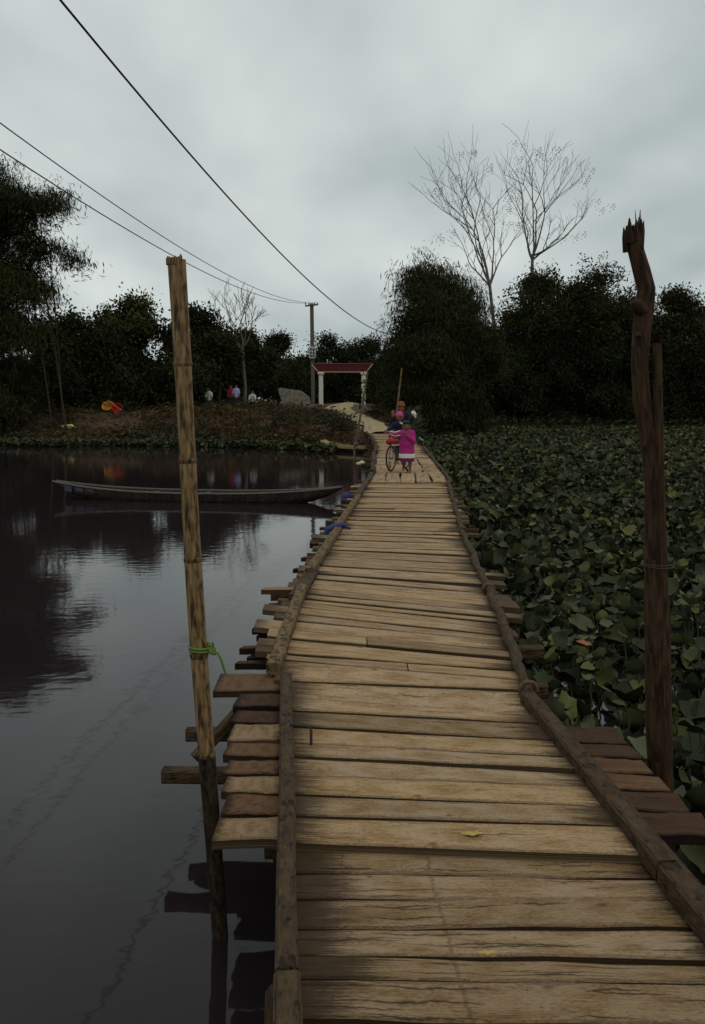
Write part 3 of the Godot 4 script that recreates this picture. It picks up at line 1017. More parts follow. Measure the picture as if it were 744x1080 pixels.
# ---------------------------------------------------------------- plants on the water
func lily_leaf(seed_: int) -> ArrayMesh:
	var r := RandomNumberGenerator.new()
	r.seed = seed_
	var k := 13
	var v := PackedVector3Array([Vector3.ZERO])
	var idx := PackedInt32Array()
	var cup := r.randf_range(0.0, 0.6)
	var fold := r.randf_range(-0.5, 0.8)
	for ring in [0.55, 1.0]:
		for j in k:
			var a := TAU * j / k
			var rad: float = ring * (1.0 + 0.08 * sin(a * 3.0 + seed_) + r.randf_range(-0.05, 0.05))
			if j == 0:
				rad *= 0.62 if ring == 1.0 else 0.8
			var p := Vector3(cos(a) * rad, 0, sin(a) * rad * 0.92)
			p.y = cup * rad * rad + fold * absf(p.z) * ring - 0.18 * maxf(p.x, 0.0) * rad + (0.16 * sin(a * 3.0 + seed_ * 1.7) + 0.06 * sin(a * 7.0) if ring == 1.0 else 0.0)
			v.append(p)
	for j in k:
		var q := (j + 1) % k
		idx.append_array([0, 1 + q, 1 + j])
		idx.append_array([1 + j, 1 + q, 1 + k + q, 1 + j, 1 + k + q, 1 + k + j])
	return indexed(v, idx)

func scatter(called: String, m: Mesh, mat: Material, places: Array, colors: Array, parent: Node3D) -> MultiMeshInstance3D:
	var mm := MultiMesh.new()
	mm.transform_format = MultiMesh.TRANSFORM_3D
	mm.use_colors = colors.size() > 0
	mm.mesh = m
	mm.instance_count = places.size()
	for i in places.size():
		mm.set_instance_transform(i, places[i])
		if colors.size():
			mm.set_instance_color(i, colors[i])
	var o := MultiMeshInstance3D.new()
	o.name = called
	o.multimesh = mm
	o.material_override = mat
	parent.add_child(o, true)
	return o

func leaf_place(p: Vector3, size: float) -> Transform3D:
	var b := Basis(Vector3.UP, rng.randf() * TAU)
	var tip := Vector3(rng.randf_range(-1, 1), 0, rng.randf_range(-1, 1)).normalized()
	b = Basis(tip, pow(rng.randf(), 1.2) * 1.35) * b
	return Transform3D(b.scaled(Vector3.ONE * size), p)

func make_water_plants() -> void:
	var bed := thing("water_plant_bed", "dense bed of round green water plant leaves filling the pond beside the bridge", "water plants", Vector3(8, WATER, -20))
	var leaves := []
	for i in 10:
		leaves.append(lily_leaf(i + 1))
	var tones := [[0.042, 0.049, 0.020], [0.066, 0.071, 0.027], [0.032, 0.041, 0.022], [0.105, 0.104, 0.036], [0.068, 0.072, 0.039], [0.017, 0.021, 0.010], [0.028, 0.034, 0.015]]
	var leaf_mats := []
	for t in tones:
		leaf_mats.append(leafy(t[0], t[1], t[2], 0.6, false, 0.25))
	var all := []
	var d := 1.6
	while d < 77.0:
		var per := 48.0 if d < 9.0 else (34.0 if d < 30.0 else 20.0)
		var x0 := table(RIGHT, d) + (0.46 if d < 4.9 else 0.30)
		if d > 40.0:
			x0 = table([[40.0, 2.7], [46.0, 3.6], [62.0, 5.0], [76.0, 7.5]], d)
		var x1 := minf(d * 0.52 + 2.5, 34.0)
		var step := 0.25 if d < 20 else 0.5
		var n := int(per * step * (x1 - x0))
		for i in n:
			var x := rng.randf_range(x0, x1)
			var z := -(d + rng.randf() * step)
			var patch := bumps.get_noise_2d(x * 22.0, z * 22.0)
			if patch < -0.28 and rng.randf() < 0.75:
				continue
			var lift := rng.randf_range(0.05, 0.34) + patch * 0.12
			var size := rng.randf_range(0.04, 0.112) * (1.0 + 0.12 * patch) * (1.0 if d < 9.0 else (1.2 if d < 30.0 else 1.45))
			if d < 26.0 and rng.randf() < 0.8:
				all.append([Vector3(rng.randf_range(x0, x1) - 8.0, rng.randf_range(0.01, 0.07), z + 20.0), size * 0.95, 500.0 + rng.randf()])
			all.append([Vector3(x - 8.0, lift, z + 20.0), size, -z * (1.0 + absf(x / z - 0.2)) ])
		d += step
	all.sort_custom(func(a, b): return a[2] < b[2])
	var groups := []
	var tints := []
	for i in 10:
		groups.append([])
		tints.append([])
	var stem := paint(0.05, 0.07, 0.03, 0.6)
	var stem_mesh := tube([Vector3(0, -1, 0), Vector3(0.03, -0.5, 0.01), Vector3.ZERO], [0.008, 0.007, 0.005], 5, 0.0, false)
	var stems := []
	var singles := 0
	for a in all:
		var t := leaf_place(a[0], a[1])
		var seen: bool = a[0].x + 8.0 < -(a[0].z - 20.0) * 0.385 and -(a[0].z - 20.0) > 5.2
		if singles < 300 and seen and a[0].y > 0.14:
			var o := put("leaf", leaves[rng.randi() % 10], leaf_mats[rng.randi() % 7], bed)
			o.transform = t
			singles += 1
		else:
			var g := rng.randi() % 10
			groups[g].append(t)
			var c: Array = tones[rng.randi() % 7]
			var k := rng.randf_range(0.8, 1.2)
			tints[g].append(Color(c[0] * k, c[1] * k, c[2] * k))
		if stems.size() < 9000 and a[0].y > 0.1:
			stems.append(Transform3D(Basis.from_scale(Vector3(1, a[0].y + 0.05, 1)), a[0]))
	var white := leafy(1, 1, 1, 0.6, true, 0.25)
	white.backlight = srgb(0.35, 0.4, 0.15)
	for g in 10:
		scatter("leaves", leaves[g], white, groups[g], tints[g], bed).set_meta("kind", "stuff")
	scatter("leaf_stalks", stem_mesh, stem, stems, [], bed).set_meta("kind", "stuff")
	# two dead leaves among them
	for s in [[616, 681, 0.07], [538, 632, 0.06]]:
		var p := on(s[0], s[1], -0.38)
		single("withered_leaf", leaves[3], paint(0.30, 0.11, 0.045, 0.8), p, "withered orange leaf lying %s" % ("in the dark gap among the water plants" if s[0] > 600 else "on the plants close to the kerb logs"), "leaf").scale = Vector3.ONE * s[2]
	# the far bank's fringe of floating plants
	var fringe := []
	var ft := []
	for i in 5200:
		var x := rng.randf_range(-26.0, -0.8)
		var sd := table(SHORE, x)
		var dd := sd - 2.6 + rng.randf() * 3.2 + bumps.get_noise_1d(x * 14.0) * 1.4
		var p := Vector3(x, maxf(WATER, land(x, -dd)) + rng.randf_range(0.03, 0.3), -dd)
		fringe.append(leaf_place(p, rng.randf_range(0.07, 0.13)))
		var c: Array = tones[rng.randi() % 7]
		ft.append(Color(c[0], c[1], c[2]))
	var fr := scatter("floating_plants", leaves[2], white, fringe, ft, self)
	tag(fr, "low fringe of green floating plants along the far bank", "water plants", "", "stuff")

# ---------------------------------------------------------------- trees
func clump(leaves: int, spread: float, long: float, wide: float, droop: float, seed_: int) -> ArrayMesh:
	var r := RandomNumberGenerator.new()
	r.seed = seed_
	var v := PackedVector3Array()
	for i in leaves:
		var c := Vector3(r.randfn(0, 0.5), r.randfn(0, 0.4), r.randfn(0, 0.5)) * spread
		var dir := Vector3(r.randf_range(-1, 1), r.randf_range(-1, 1) - droop, r.randf_range(-1, 1)).normalized()
		var side := dir.cross(Vector3(r.randf_range(-1, 1), r.randf_range(-1, 1), r.randf_range(-1, 1))).normalized()
		var l := long * r.randf_range(0.7, 1.25)
		var w := wide * r.randf_range(0.7, 1.2)
		var tip := c + dir * l
		var m := c + dir * l * 0.45 + side.cross(dir) * w * 0.25
		v.append_array([c, m + side * w / 2, tip, c, tip, m - side * w / 2])
	return flat_mesh(v)

var clumps := {}

func limb(st: Array, a: Vector3, b: Vector3, ra: float, rb: float) -> void:
	var mid := a.lerp(b, 0.5) + Vector3(rng.randf_range(-1, 1), rng.randf_range(0, 1), rng.randf_range(-1, 1)) * (b - a).length() * 0.09
	st.append(tube([a, a.lerp(mid, 0.6), mid, mid.lerp(b, 0.5), b], [ra, lerpf(ra, rb, 0.3), lerpf(ra, rb, 0.5), lerpf(ra, rb, 0.75), rb], 6, 0.15, false))

func join(meshes: Array) -> ArrayMesh:
	var st := SurfaceTool.new()
	st.begin(Mesh.PRIMITIVE_TRIANGLES)
	for m in meshes:
		st.append_from(m, 0, Transform3D.IDENTITY)
	return st.commit()

# lobes: how many masses of leaves; each tree is its own arrangement
func tree(called: String, label: String, kind: String, px: float, depth: float, top_row: float, half_px: float, crown_from: float, lobes: int, dense: int, mat: Material, group := "", lean := 0.0) -> Node3D:
	var x := (px - 372.0) / FOCAL * depth
	var base := Vector3(x, land(x, -depth) - 0.15, -depth)
	var height := at(px, top_row, depth).y - base.y
	var hw := half_px / FOCAL * depth
	var t := thing(called, label, "bamboo" if kind == "bamboo" else ("shrub" if kind == "shrub" else "tree"), base, group)
	var lo := height * crown_from
	var mid := Vector3(lean * hw, (height + lo) / 2, 0)
	var size := Vector3(hw, (height - lo) / 2, hw * 0.8)
	var centres := []
	for i in lobes:
		var p := Vector3(rng.randfn(0, 0.5), rng.randfn(0, 0.5), rng.randfn(0, 0.5))
		if p.length() > 0.78:
			p = p.normalized() * 0.78
		if kind == "bamboo" and p.y < -0.1:
			p.x *= 0.7
		if kind == "tree" and p.y < -0.35:
			p.x *= 0.8
		centres.append(mid + p * size)
	centres.append(mid + Vector3(rng.randf_range(-0.15, 0.15), 0.72, 0) * size)
	var sticks := []
	var trunk_top := Vector3(lean * hw * 0.4, lo + (height - lo) * 0.45, 0)
	var r0 := clampf(height * 0.022, 0.05, 0.3)
	if kind == "bamboo":
		for i in (16 if lobes > 10 else 3):
			var foot := Vector3(rng.randfn(0, 0.35) * hw * 0.5, 0, rng.randfn(0, 0.35) * hw * 0.4)
			var tip: Vector3 = centres[rng.randi() % centres.size()] + Vector3(rng.randf_range(-1, 1), rng.randf_range(0, 1), 0) * 0.8
			var bow := foot.lerp(tip, 0.55) + Vector3(0, (tip - foot).length() * 0.13, 0)
			sticks.append(tube([foot, foot.lerp(bow, 0.5) + Vector3(0, 0.3, 0), bow, bow.lerp(tip, 0.6), tip], [0.05, 0.048, 0.04, 0.025, 0.012], 5, 0.0, false))
		put("culms", join(sticks), mats.trunk, t)
	else:
		if kind == "shrub":
			for i in 5:
				limb(sticks, Vector3(rng.randf_range(-0.2, 0.2), 0, rng.randf_range(-0.2, 0.2)), centres[i % centres.size()], 0.05, 0.015)
			put("stems", join(sticks), mats.trunk, t)
		else:
			put("trunk", tube([Vector3(0, -0.3, 0), Vector3(0.02, 0.3, 0), trunk_top * 0.5 + Vector3(0.12, 0, 0), trunk_top * 0.8, trunk_top], [r0 * 1.5, r0 * 1.1, r0 * 0.9, r0 * 0.7, r0 * 0.45], 9, 0.2), mats.trunk, t)
			for c in centres:
				limb(sticks, trunk_top * rng.randf_range(0.55, 1.0), c, r0 * 0.4, 0.02)
			put("limbs", join(sticks), mats.trunk, t)
	var places := []
	var shades := []
	var lobe := Vector3(1, 0.72, 1) * minf(size.x, size.y) * (0.40 if lobes > 9 else 0.5)
	for c in centres:
		var shade := rng.randf_range(0.55, 1.5)
		var warm := rng.randf_range(0.9, 1.15)
		var mass := lobe * rng.randf_range(0.5, 1.25)
		for i in dense:
			var p := Vector3(rng.randfn(0, 0.52), rng.randfn(0, 0.5), rng.randfn(0, 0.52))
			if kind == "bamboo":
				p.y -= 0.35 * p.x * p.x
			var b := Basis(Vector3.UP, rng.randf() * TAU)
			if kind != "bamboo":
				b = Basis(Vector3.RIGHT, rng.randf() * TAU) * b
			places.append(Transform3D(b.scaled(Vector3.ONE * rng.randf_range(0.55, 1.5)), c + p * mass))
			shades.append(Color(shade * warm, shade, shade * 0.95))
	scatter("crown", clumps["bamboo" if kind == "bamboo" else "broad"], mat, places, shades, t).set_meta("kind", "stuff")
	return t

func branch(out: Array, a: Vector3, dir: Vector3, length: float, r: float, depth: int, rising: float) -> void:
	var pts := [a]
	var rad := [r]
	var p := a
	var d := dir
	var n := 4
	for i in n:
		d = (d + Vector3(rng.randf_range(-1, 1), rng.randf_range(-0.4, 1.0) * rising, rng.randf_range(-1, 1)) * 0.22).normalized()
		p += d * length / n
		pts.append(p)
		rad.append(maxf(r * (1.0 - 0.13 * (i + 1)), 0.012))
	out.append(tube(pts, rad, 5 if depth > 2 else 4, 0.0, false))
	if depth == 0:
		return
	var kids := 3 if depth > 1 else 3
	for i in kids:
		var from: Vector3 = pts[-1] if i == 0 else pts[2 + rng.randi() % 3]
		var side := Vector3(rng.randf_range(-1, 1), rng.randf_range(-0.1, 0.5), rng.randf_range(-1, 1)).normalized()
		branch(out, from, (d * 0.9 + side * (0.45 if i == 0 else 0.85)).normalized(), length * rng.randf_range(0.58, 0.8), maxf(r * (0.62 if i == 0 else 0.48), 0.014), depth - 1, rising)

func bare_tree(label: String, foot: Vector3, fork: Vector3, arms: Array, r: float, levels: int, seed_: int) -> void:
	rng.seed = seed_
	var t := thing("bare_tree", label, "tree", foot)
	var f := fork - foot
	put("trunk", tube([Vector3(0, -0.3, 0), f * 0.3 + Vector3(0.1, 0, 0), f * 0.7, f], [r * 1.25, r, r * 0.85, r * 0.7], 8, 0.12), mats.bare, t)
	var out := []
	for a in arms:
		var to: Vector3 = a - foot - f
		branch(out, f - f.normalized() * rng.randf_range(0.0, 0.8), to.normalized(), to.length() * 0.5, r * 0.5, levels, 0.8)
	put("crown", join(out), mats.bare, t)
	var tufts := []
	for a in arms:
		for i in 3:
			tufts.append(Transform3D(Basis.from_scale(Vector3.ONE * 0.7), (a - foot) * 0.995 + Vector3(rng.randfn(0, 0.7), rng.randfn(0, 0.4), rng.randfn(0, 0.5))))
	if r > 0.15:
		scatter("leaf_tufts", clumps.broad, leafy(0.07, 0.075, 0.035, 0.7), tufts, [], t).set_meta("kind", "stuff")

func make_trees() -> void:
	clumps.broad = clump(22, 0.6, 0.22, 0.13, 0.1, 5)
	clumps.bamboo = clump(26, 0.6, 0.30, 0.045, 0.9, 6)
	mats.trunk = paint(0.045, 0.032, 0.02, 0.9)
	mats.bare = paint(0.13, 0.115, 0.095, 0.9)
	var dark := leafy(0.024, 0.028, 0.010, 0.75, true, 0.2)
	var dark2 := leafy(0.030, 0.033, 0.012, 0.75, true, 0.2)
	var olive := leafy(0.038, 0.039, 0.013, 0.75, true, 0.2)
	var bam := leafy(0.027, 0.029, 0.010, 0.75, true, 0.2)
	rng.seed = 401
	# right-hand grove
	tree("bamboo_clump", "great dark bamboo clump towering right behind the riders and the bridge end", "bamboo", 446, 58, 260, 66, 0.02, 36, 115, bam, "grove beyond the water plants")
	tree("bamboo_clump", "lower dark bamboo shoulder on the right flank of the great clump", "bamboo", 488, 61, 300, 34, 0.02, 18, 100, bam, "grove beyond the water plants")
	var g := "grove beyond the water plants"
	tree("grove_tree", "broad dark tree under the taller bare tree in the grove", "tree", 572, 80, 283, 44, 0.2, 18, 85, dark2, g)
	tree("grove_tree", "dark rounded tree just left of the broken trunk's top", "tree", 630, 79, 275, 42, 0.2, 18, 80, olive, g)
	tree("grove_tree", "dark tree at the right edge behind the broken trunk", "tree", 706, 78, 300, 44, 0.15, 16, 85, dark2, g)
	tree("grove_tree", "dark low tree filling the dip at the foot of the left bare tree", "tree", 527, 82, 345, 36, 0.15, 12, 85, dark, g)
	tree("grove_tree", "dark tree past the right edge of the grove", "tree", 785, 80, 290, 50, 0.15, 14, 70, dark, g)
	tree("grove_tree", "second dark tree far past the right edge of the grove", "tree", 870, 82, 300, 50, 0.15, 14, 60, dark2, g)
	var spots := [[434, 63, 372], [466, 64, 362], [492, 78, 372], [530, 79, 366], [566, 78, 360], [603, 79, 352], [640, 78, 362], [678, 79, 352], [716, 78, 362], [760, 79, 355], [810, 80, 360]]
	var words := ["at the foot of the great bamboo clump's left side", "at the foot of the great bamboo clump's right side", "under the lower bamboo shoulder", "below the left bare tree", "below the taller bare tree", "just right of the taller bare tree's foot", "left of the broken trunk", "right behind the broken trunk", "at the right edge of the picture", "just past the right edge", "farthest past the right edge"]
	for i in spots.size():
		tree("understorey_shrub", "dense dark shrub " + words[i], "shrub", spots[i][0], spots[i][1], spots[i][2], 36, -0.15, 18, 90, dark, "shrubs along the far right bank")
	var back := [[500, 340], [548, 322], [600, 318], [655, 322], [720, 325], [780, 320]]
	var bw := ["between the bamboo and the bare trees", "behind the taller bare tree's foot", "in the middle of the grove", "behind the broken trunk's splintered neck", "behind the right edge tree", "beyond the right edge of the picture"]
	for i in back.size():
		tree("back_tree", "hazy dark tree in the back row " + bw[i], "tree", back[i][0], 94, back[i][1], 40, 0.0, 16, 85, dark, "back row of the grove")
	# left-hand bank
	tree("bamboo_clump", "tall dark bamboo at the left edge with drooping feathery sprays", "bamboo", -6, 52, 132, 64, -0.05, 50, 105, bam, "trees on the left bank")
	tree("bamboo_clump", "thin arching bamboo spray hanging out from the left edge clump", "bamboo", 66, 52, 190, 38, 0.5, 9, 34, bam, "trees on the left bank")
	tree("bamboo_clump", "dark bamboo past the left edge of the picture", "bamboo", -80, 56, 120, 70, -0.05, 34, 90, bam, "trees on the left bank")
	var h := "trees on the left bank"
	tree("bank_tree", "airy umbrella-crowned tree just left of the bamboo post", "tree", 142, 66, 318, 44, 0.45, 15, 48, olive, h)
	tree("bank_tree", "dark domed tree rising directly behind the bamboo post", "tree", 203, 64, 322, 34, 0.3, 14, 75, dark2, h)
	tree("bank_tree", "low dark tree between the left edge bamboo and the umbrella tree", "tree", 80, 60, 334, 44, 0.2, 14, 80, dark, h)
	tree("bank_tree", "small round dark tree left of the bare tree's foot", "tree", 232, 68, 350, 20, 0.3, 9, 70, dark, h)
	tree("bank_tree", "small dark tree beneath the bare tree's branches", "tree", 262, 74, 352, 24, 0.3, 10, 70, dark2, h)
	tree("bank_tree", "dark tree filling the gap left of the utility pole", "tree", 300, 92, 350, 28, 0.1, 11, 75, dark, h)
	tree("bank_tree", "dark tree behind the utility pole and gate", "tree", 345, 100, 352, 32, 0.05, 12, 80, dark2, h)
	tree("bank_tree", "low dark tree behind the gate's right pillar", "tree", 392, 96, 356, 32, 0.05, 12, 80, dark, h)
	var lows := [[20, 57, 385], [62, 58, 378], [108, 60, 380], [150, 62, 372], [190, 62, 376], [228, 72, 378], [272, 84, 380], [312, 88, 382], [350, 98, 384], [388, 90, 382], [-40, 57, 380]]
	var lw := ["at the foot of the left edge bamboo", "under the low tree beside the left edge bamboo", "above the yellow and red heap", "under the umbrella tree", "right behind the bamboo post", "behind the people on the bank", "under the small tree by the bare tree", "behind the concrete slab", "seen through the gate opening", "beside the gate's right pillar", "just past the left edge"]
	for i in lows.size():
		tree("bank_shrub", "dense dark shrub " + lw[i], "shrub", lows[i][0], lows[i][1], lows[i][2], 32, -0.1, 16, 75, dark, "shrubs on the left bank")
	# leafless trees
	var m := at(522, 330, 88)
	bare_tree("left leafless tree with spreading thin branches above the grove", Vector3(at(530, 440, 88).x, land(m.x, -88), -88), at(516, 295, 88), [at(452, 200, 88), at(478, 190, 87), at(494, 165, 89), at(520, 172, 88), at(540, 205, 89), at(474, 250, 87), at(548, 235, 88)], 0.20, 3, 5)
	m = at(560, 330, 90)
	bare_tree("taller right leafless tree with upswept branches above the grove", Vector3(at(556, 440, 90).x, land(m.x, -90), -90), at(562, 268, 90), [at(546, 158, 90), at(566, 162, 89), at(588, 160, 91), at(616, 185, 90), at(628, 222, 90), at(534, 215, 90), at(606, 250, 90)], 0.21, 3, 9)
	m = at(256, 400, 70)
	bare_tree("small leafless tree standing on the left bank behind the bamboo post", Vector3(at(258, 412, 70).x, land(m.x, -70), -70), at(256, 362, 70), [at(225, 312, 70), at(240, 300, 70), at(258, 306, 71), at(275, 310, 70), at(288, 325, 70)], 0.13, 3, 14)

func make_bank_cover() -> void:
	rng.seed = 77
	var dry := clump(16, 0.28, 0.22, 0.05, -0.6, 44)
	var tints := [[0.085, 0.034, 0.010], [0.055, 0.030, 0.010], [0.036, 0.033, 0.011], [0.11, 0.055, 0.020], [0.024, 0.026, 0.009]]
	var places := []
	var colors := []
	for i in 5200:
		var x := rng.randf_range(-30.0, 7.0)
		var s := 0.1 + pow(rng.randf(), 1.4) * 20.0
		var d := table(SHORE, x) + s
		if x > -3.2 and x < 2.4 and d > 42.0:
			var l := 0.0
			var r := 0.0
			for k in PATH.size() - 1:
				if d >= PATH[k][0] and d <= PATH[k + 1][0]:
					var t: float = (d - PATH[k][0]) / (PATH[k + 1][0] - PATH[k][0])
					l = lerpf(PATH[k][1], PATH[k + 1][1], t)
					r = lerpf(PATH[k][2], PATH[k + 1][2], t)
			if x > l - 0.3 and x < r + 0.3:
				continue
		if x > -16.0 and x < -12.2 and d > 52.0 and d < 60.0 and rng.randf() < 0.8:
			continue
		var p := Vector3(x, land(x, -d) + 0.08, -d)
		places.append(Transform3D(Basis(Vector3.UP, rng.randf() * TAU).scaled(Vector3.ONE * rng.randf_range(0.7, 1.9)), p))
		var c: Array = tints[(rng.randi() % 5) if bumps.get_noise_2d(x * 8.0, d * 8.0) > -0.1 else 4]
		colors.append(Color(c[0], c[1], c[2]))
	var m := leafy(1, 1, 1, 0.8, true)
	m.backlight = srgb(0.3, 0.3, 0.15)
	var o := scatter("dry_undergrowth", dry, m, places, colors, self)
	tag(o, "reddish brown dry weeds covering the far bank", "weeds", "", "stuff")
	var green_places := []
	for i in 3600:
		var x := rng.randf_range(2.6, 46.0)
		var d := table(SHORE, x) - 0.6 + pow(rng.randf(), 1.3) * 9.0
		var p := Vector3(x, maxf(land(x, -d), WATER) + 0.1, -d)
		green_places.append(Transform3D(Basis(Vector3.UP, rng.randf() * TAU).scaled(Vector3.ONE * rng.randf_range(1.2, 2.8)), p))
	var gu := scatter("dark_undergrowth", dry, leafy(0.028, 0.030, 0.011, 0.8), green_places, [], self)
	tag(gu, "dark low undergrowth under the grove behind the water plants", "undergrowth", "", "stuff")
	# rubble along the top of the bank
	var stones := []
	var sc := []
	var stone := flesh([[Vector3(-0.06, 0, 0), Vector3(0.07, 0.02, 0.01), 0.07, 0.06], [Vector3(0, 0.02, -0.03), Vector3(0.03, 0.03, 0.05), 0.06, 0.05]], 0.04, 0.03)
	for i in 260:
		var px := rng.randf_range(186, 272)
		var d := rng.randf_range(56.0, 60.0)
		var x := (px - 372.0) / FOCAL * d
		var p := Vector3(x, land(x, -d) + 0.05, -d)
		stones.append(Transform3D(Basis(Vector3(rng.randfn(), rng.randfn(), rng.randfn()).normalized(), rng.randf() * TAU).scaled(Vector3.ONE * rng.randf_range(0.6, 1.5)), p))
		var k := rng.randf_range(0.5, 1.2)
		sc.append(Color(0.26 * k, 0.16 * k, 0.075 * k))
	var sm := paint(1, 1, 1, 0.9)
	sm.vertex_color_use_as_albedo = true
	var so := scatter("rubble", stone, sm, stones, sc, self)
	tag(so, "scattered pale brown rubble along the top of the far bank", "rubble", "", "stuff")

# ---------------------------------------------------------------- far things
func make_gate() -> void:
	var white := paint(0.62, 0.60, 0.55, 0.8)
	var ochre := paint(0.4, 0.24, 0.07, 0.8)
	var red := paint(0.095, 0.013, 0.013, 0.7)
	var trim := paint(0.5, 0.42, 0.38, 0.7)
	var d := 75.0
	var a := at(338.8, 427.5, d)
	var b := at(383.6, 427.5, d)
	var g := thing("village_gate", "white-pillared gate with flared dark red signboard across the path", "gate", Vector3((a.x + b.x) / 2, a.y, -d))
	var half := (b.x - a.x) / 2
	var tall := at(338, 392, d).y - a.y
	for s in [-1, 1]:
		put("pillar", bar(Vector3(s * half, -0.6, 0), Vector3(s * half, tall - 0.28, 0), 0.36, 0.36, 0.0, 1, Vector3(0, 0, 1)), white, g)
		put("capital", box_at(Vector3(s * half, tall - 0.24, 0), Vector3(0.42, 0.09, 0.42)), ochre, g)
		put("corbel", bar(Vector3(s * half, tall - 0.195, 0), Vector3(s * half, tall - 0.02, 0), 0.52, 0.46, 0.0, 1, Vector3(0, 0, 1)), white, g)
	var w0 := half + 0.25
	var w1 := half + 0.72
	var h0 := tall
	var h1 := tall + 0.62
	var shape := [Vector2(-w0, h0), Vector2(-w1, h1), Vector2(w1, h1), Vector2(w0, h0)]
	put("signboard", slab(shape, -0.16, 0.16), red, g)
	put("trim", bar(Vector3(-w0, h0 - 0.03, 0), Vector3(w0, h0 - 0.03, 0), 0.4, 0.055), trim, g)
	put("trim", bar(Vector3(-w1, h1 + 0.03, 0), Vector3(w1, h1 + 0.03, 0), 0.4, 0.06), paint(0.16, 0.09, 0.08, 0.8), g)
	put("trim", bar(Vector3(w0, h0, 0.0), Vector3(w1 + 0.03, h1, 0.0), 0.4, 0.07), trim, g)
	put("trim", bar(Vector3(-w0, h0, 0.0), Vector3(-w1 - 0.03, h1, 0.0), 0.4, 0.07), trim, g)
	# utility pole
	var pd := 84.0
	var p := at(330.5, 424, pd)
	var tp := at(329, 320, pd)
	p.y = land(p.x, -pd) - 0.3
	var u := thing("utility_pole", "grey utility pole with short crossarm and pale meter box left of the gate", "utility pole", p)
	var grey := paint(0.11, 0.095, 0.08, 0.9)
	var top := tp - p
	put("shaft", bar(Vector3.ZERO, top, 0.34, 0.3, 0.0, 1, Vector3(0, 0, 1)), grey, u)
	put("crossarm", bar(top + Vector3(-0.6, -0.25, 0.18), top + Vector3(0.6, -0.12, 0.18), 0.12, 0.14), grey, u)
	for s in [-0.55, -0.25, 0.28, 0.55]:
		put("insulator", tube([top + Vector3(s, -0.14, 0.18), top + Vector3(s, -0.05, 0.18), top + Vector3(s, 0.06, 0.18)], [0.05, 0.07, 0.03], 6), grey, u)
	put("meter_box", box_at(Vector3(at(329.8, 372, pd).x - p.x, at(330, 372, pd).y - p.y, 0.3), Vector3(0.62, 1.06, 0.22)), paint(0.42, 0.40, 0.36, 0.7), u)
	var black := paint(0.05, 0.045, 0.04, 0.8)
	for r in [[-0.12, 0.28], [0.14, 0.24], [-0.13, -0.02], [0.13, -0.05], [-0.1, -0.3], [0.14, -0.32]]:
		put("meter_window", box_at(Vector3(at(329.8, 372, pd).x - p.x + r[0], at(330, 372, pd).y - p.y + r[1], 0.42), Vector3(0.17, 0.17, 0.03)), black, u)
	# overhead cables
	var cab := paint(0.035, 0.03, 0.03, 0.7)
	var a1 := at(-16, -98, 13.0)
	var b1 := at(412, 353, 58.0)
	single("overhead_cable", tube(offset(wire_points(a1, b1, 1.15, 40), a1), same(0.021, 41), 6), cab, a1, "thick dark overhead cable running from the top left into the great bamboo", "cable", "overhead cables")
	var a2 := at(-60, 85, 20.0)
	var b2 := tp + Vector3(0.5, 0.06, 0.18)
	single("overhead_cable", tube(offset(wire_points(a2, b2, 1.3, 40), a2), same(0.016, 41), 6), cab, a2, "upper of the two thin overhead wires reaching the utility pole", "cable", "overhead cables")
	var a3 := at(-60, 118, 21.0)
	var b3 := tp + Vector3(-0.5, 0.02, 0.18)
	single("overhead_cable", tube(offset(wire_points(a3, b3, 1.15, 40), a3), same(0.018, 41), 6), cab, a3, "lower of the two thin overhead wires reaching the utility pole", "cable", "overhead cables")
	# concrete slab on the bank
	var cs := at(312, 428, 66.0)
	var pts := []
	for q in [[300, 431], [293.5, 410], [296, 409], [317, 412], [326, 419], [328.5, 431]]:
		var w := at(q[0], q[1], 66.0) - cs
		pts.append(Vector2(w.x, w.y))
	var conc := textured(ground_textures(Vector3(0.14, 0.12, 0.095), Vector3(0.27, 0.24, 0.19), Vector3(0.19, 0.165, 0.13), 91), Color.WHITE, 0.9)
	conc.uv1_triplanar = true
	conc.uv1_scale = Vector3(0.5, 0.5, 0.5)
	single("concrete_slab", slab(pts, -1.2, 0.3), conc, cs, "pale grey slanted concrete slab on the bank left of the gate", "concrete slab")

func slab(shape: Array, z0: float, z1: float) -> ArrayMesh:
	var a := PackedVector3Array()
	var b := PackedVector3Array()
	for p in shape:
		a.append(Vector3(p.x, p.y, z0))
		b.append(Vector3(p.x, p.y, z1))
	return loft([a, b], true, true)

func bowl(r: float, h: float) -> ArrayMesh:
	var rings := []
	for s in [[0.0, 0.62], [0.15, 0.7], [0.9, 0.96], [1.0, 1.06], [1.02, 1.0], [0.9, 0.9], [0.2, 0.66], [0.08, 0.55]]:
		var ring := PackedVector3Array()
		for j in 18:
			var w := TAU * j / 18
			ring.append(Vector3(cos(w) * r * s[1], h * s[0], sin(w) * r * s[1]))
		rings.append(ring)
	return loft(rings)

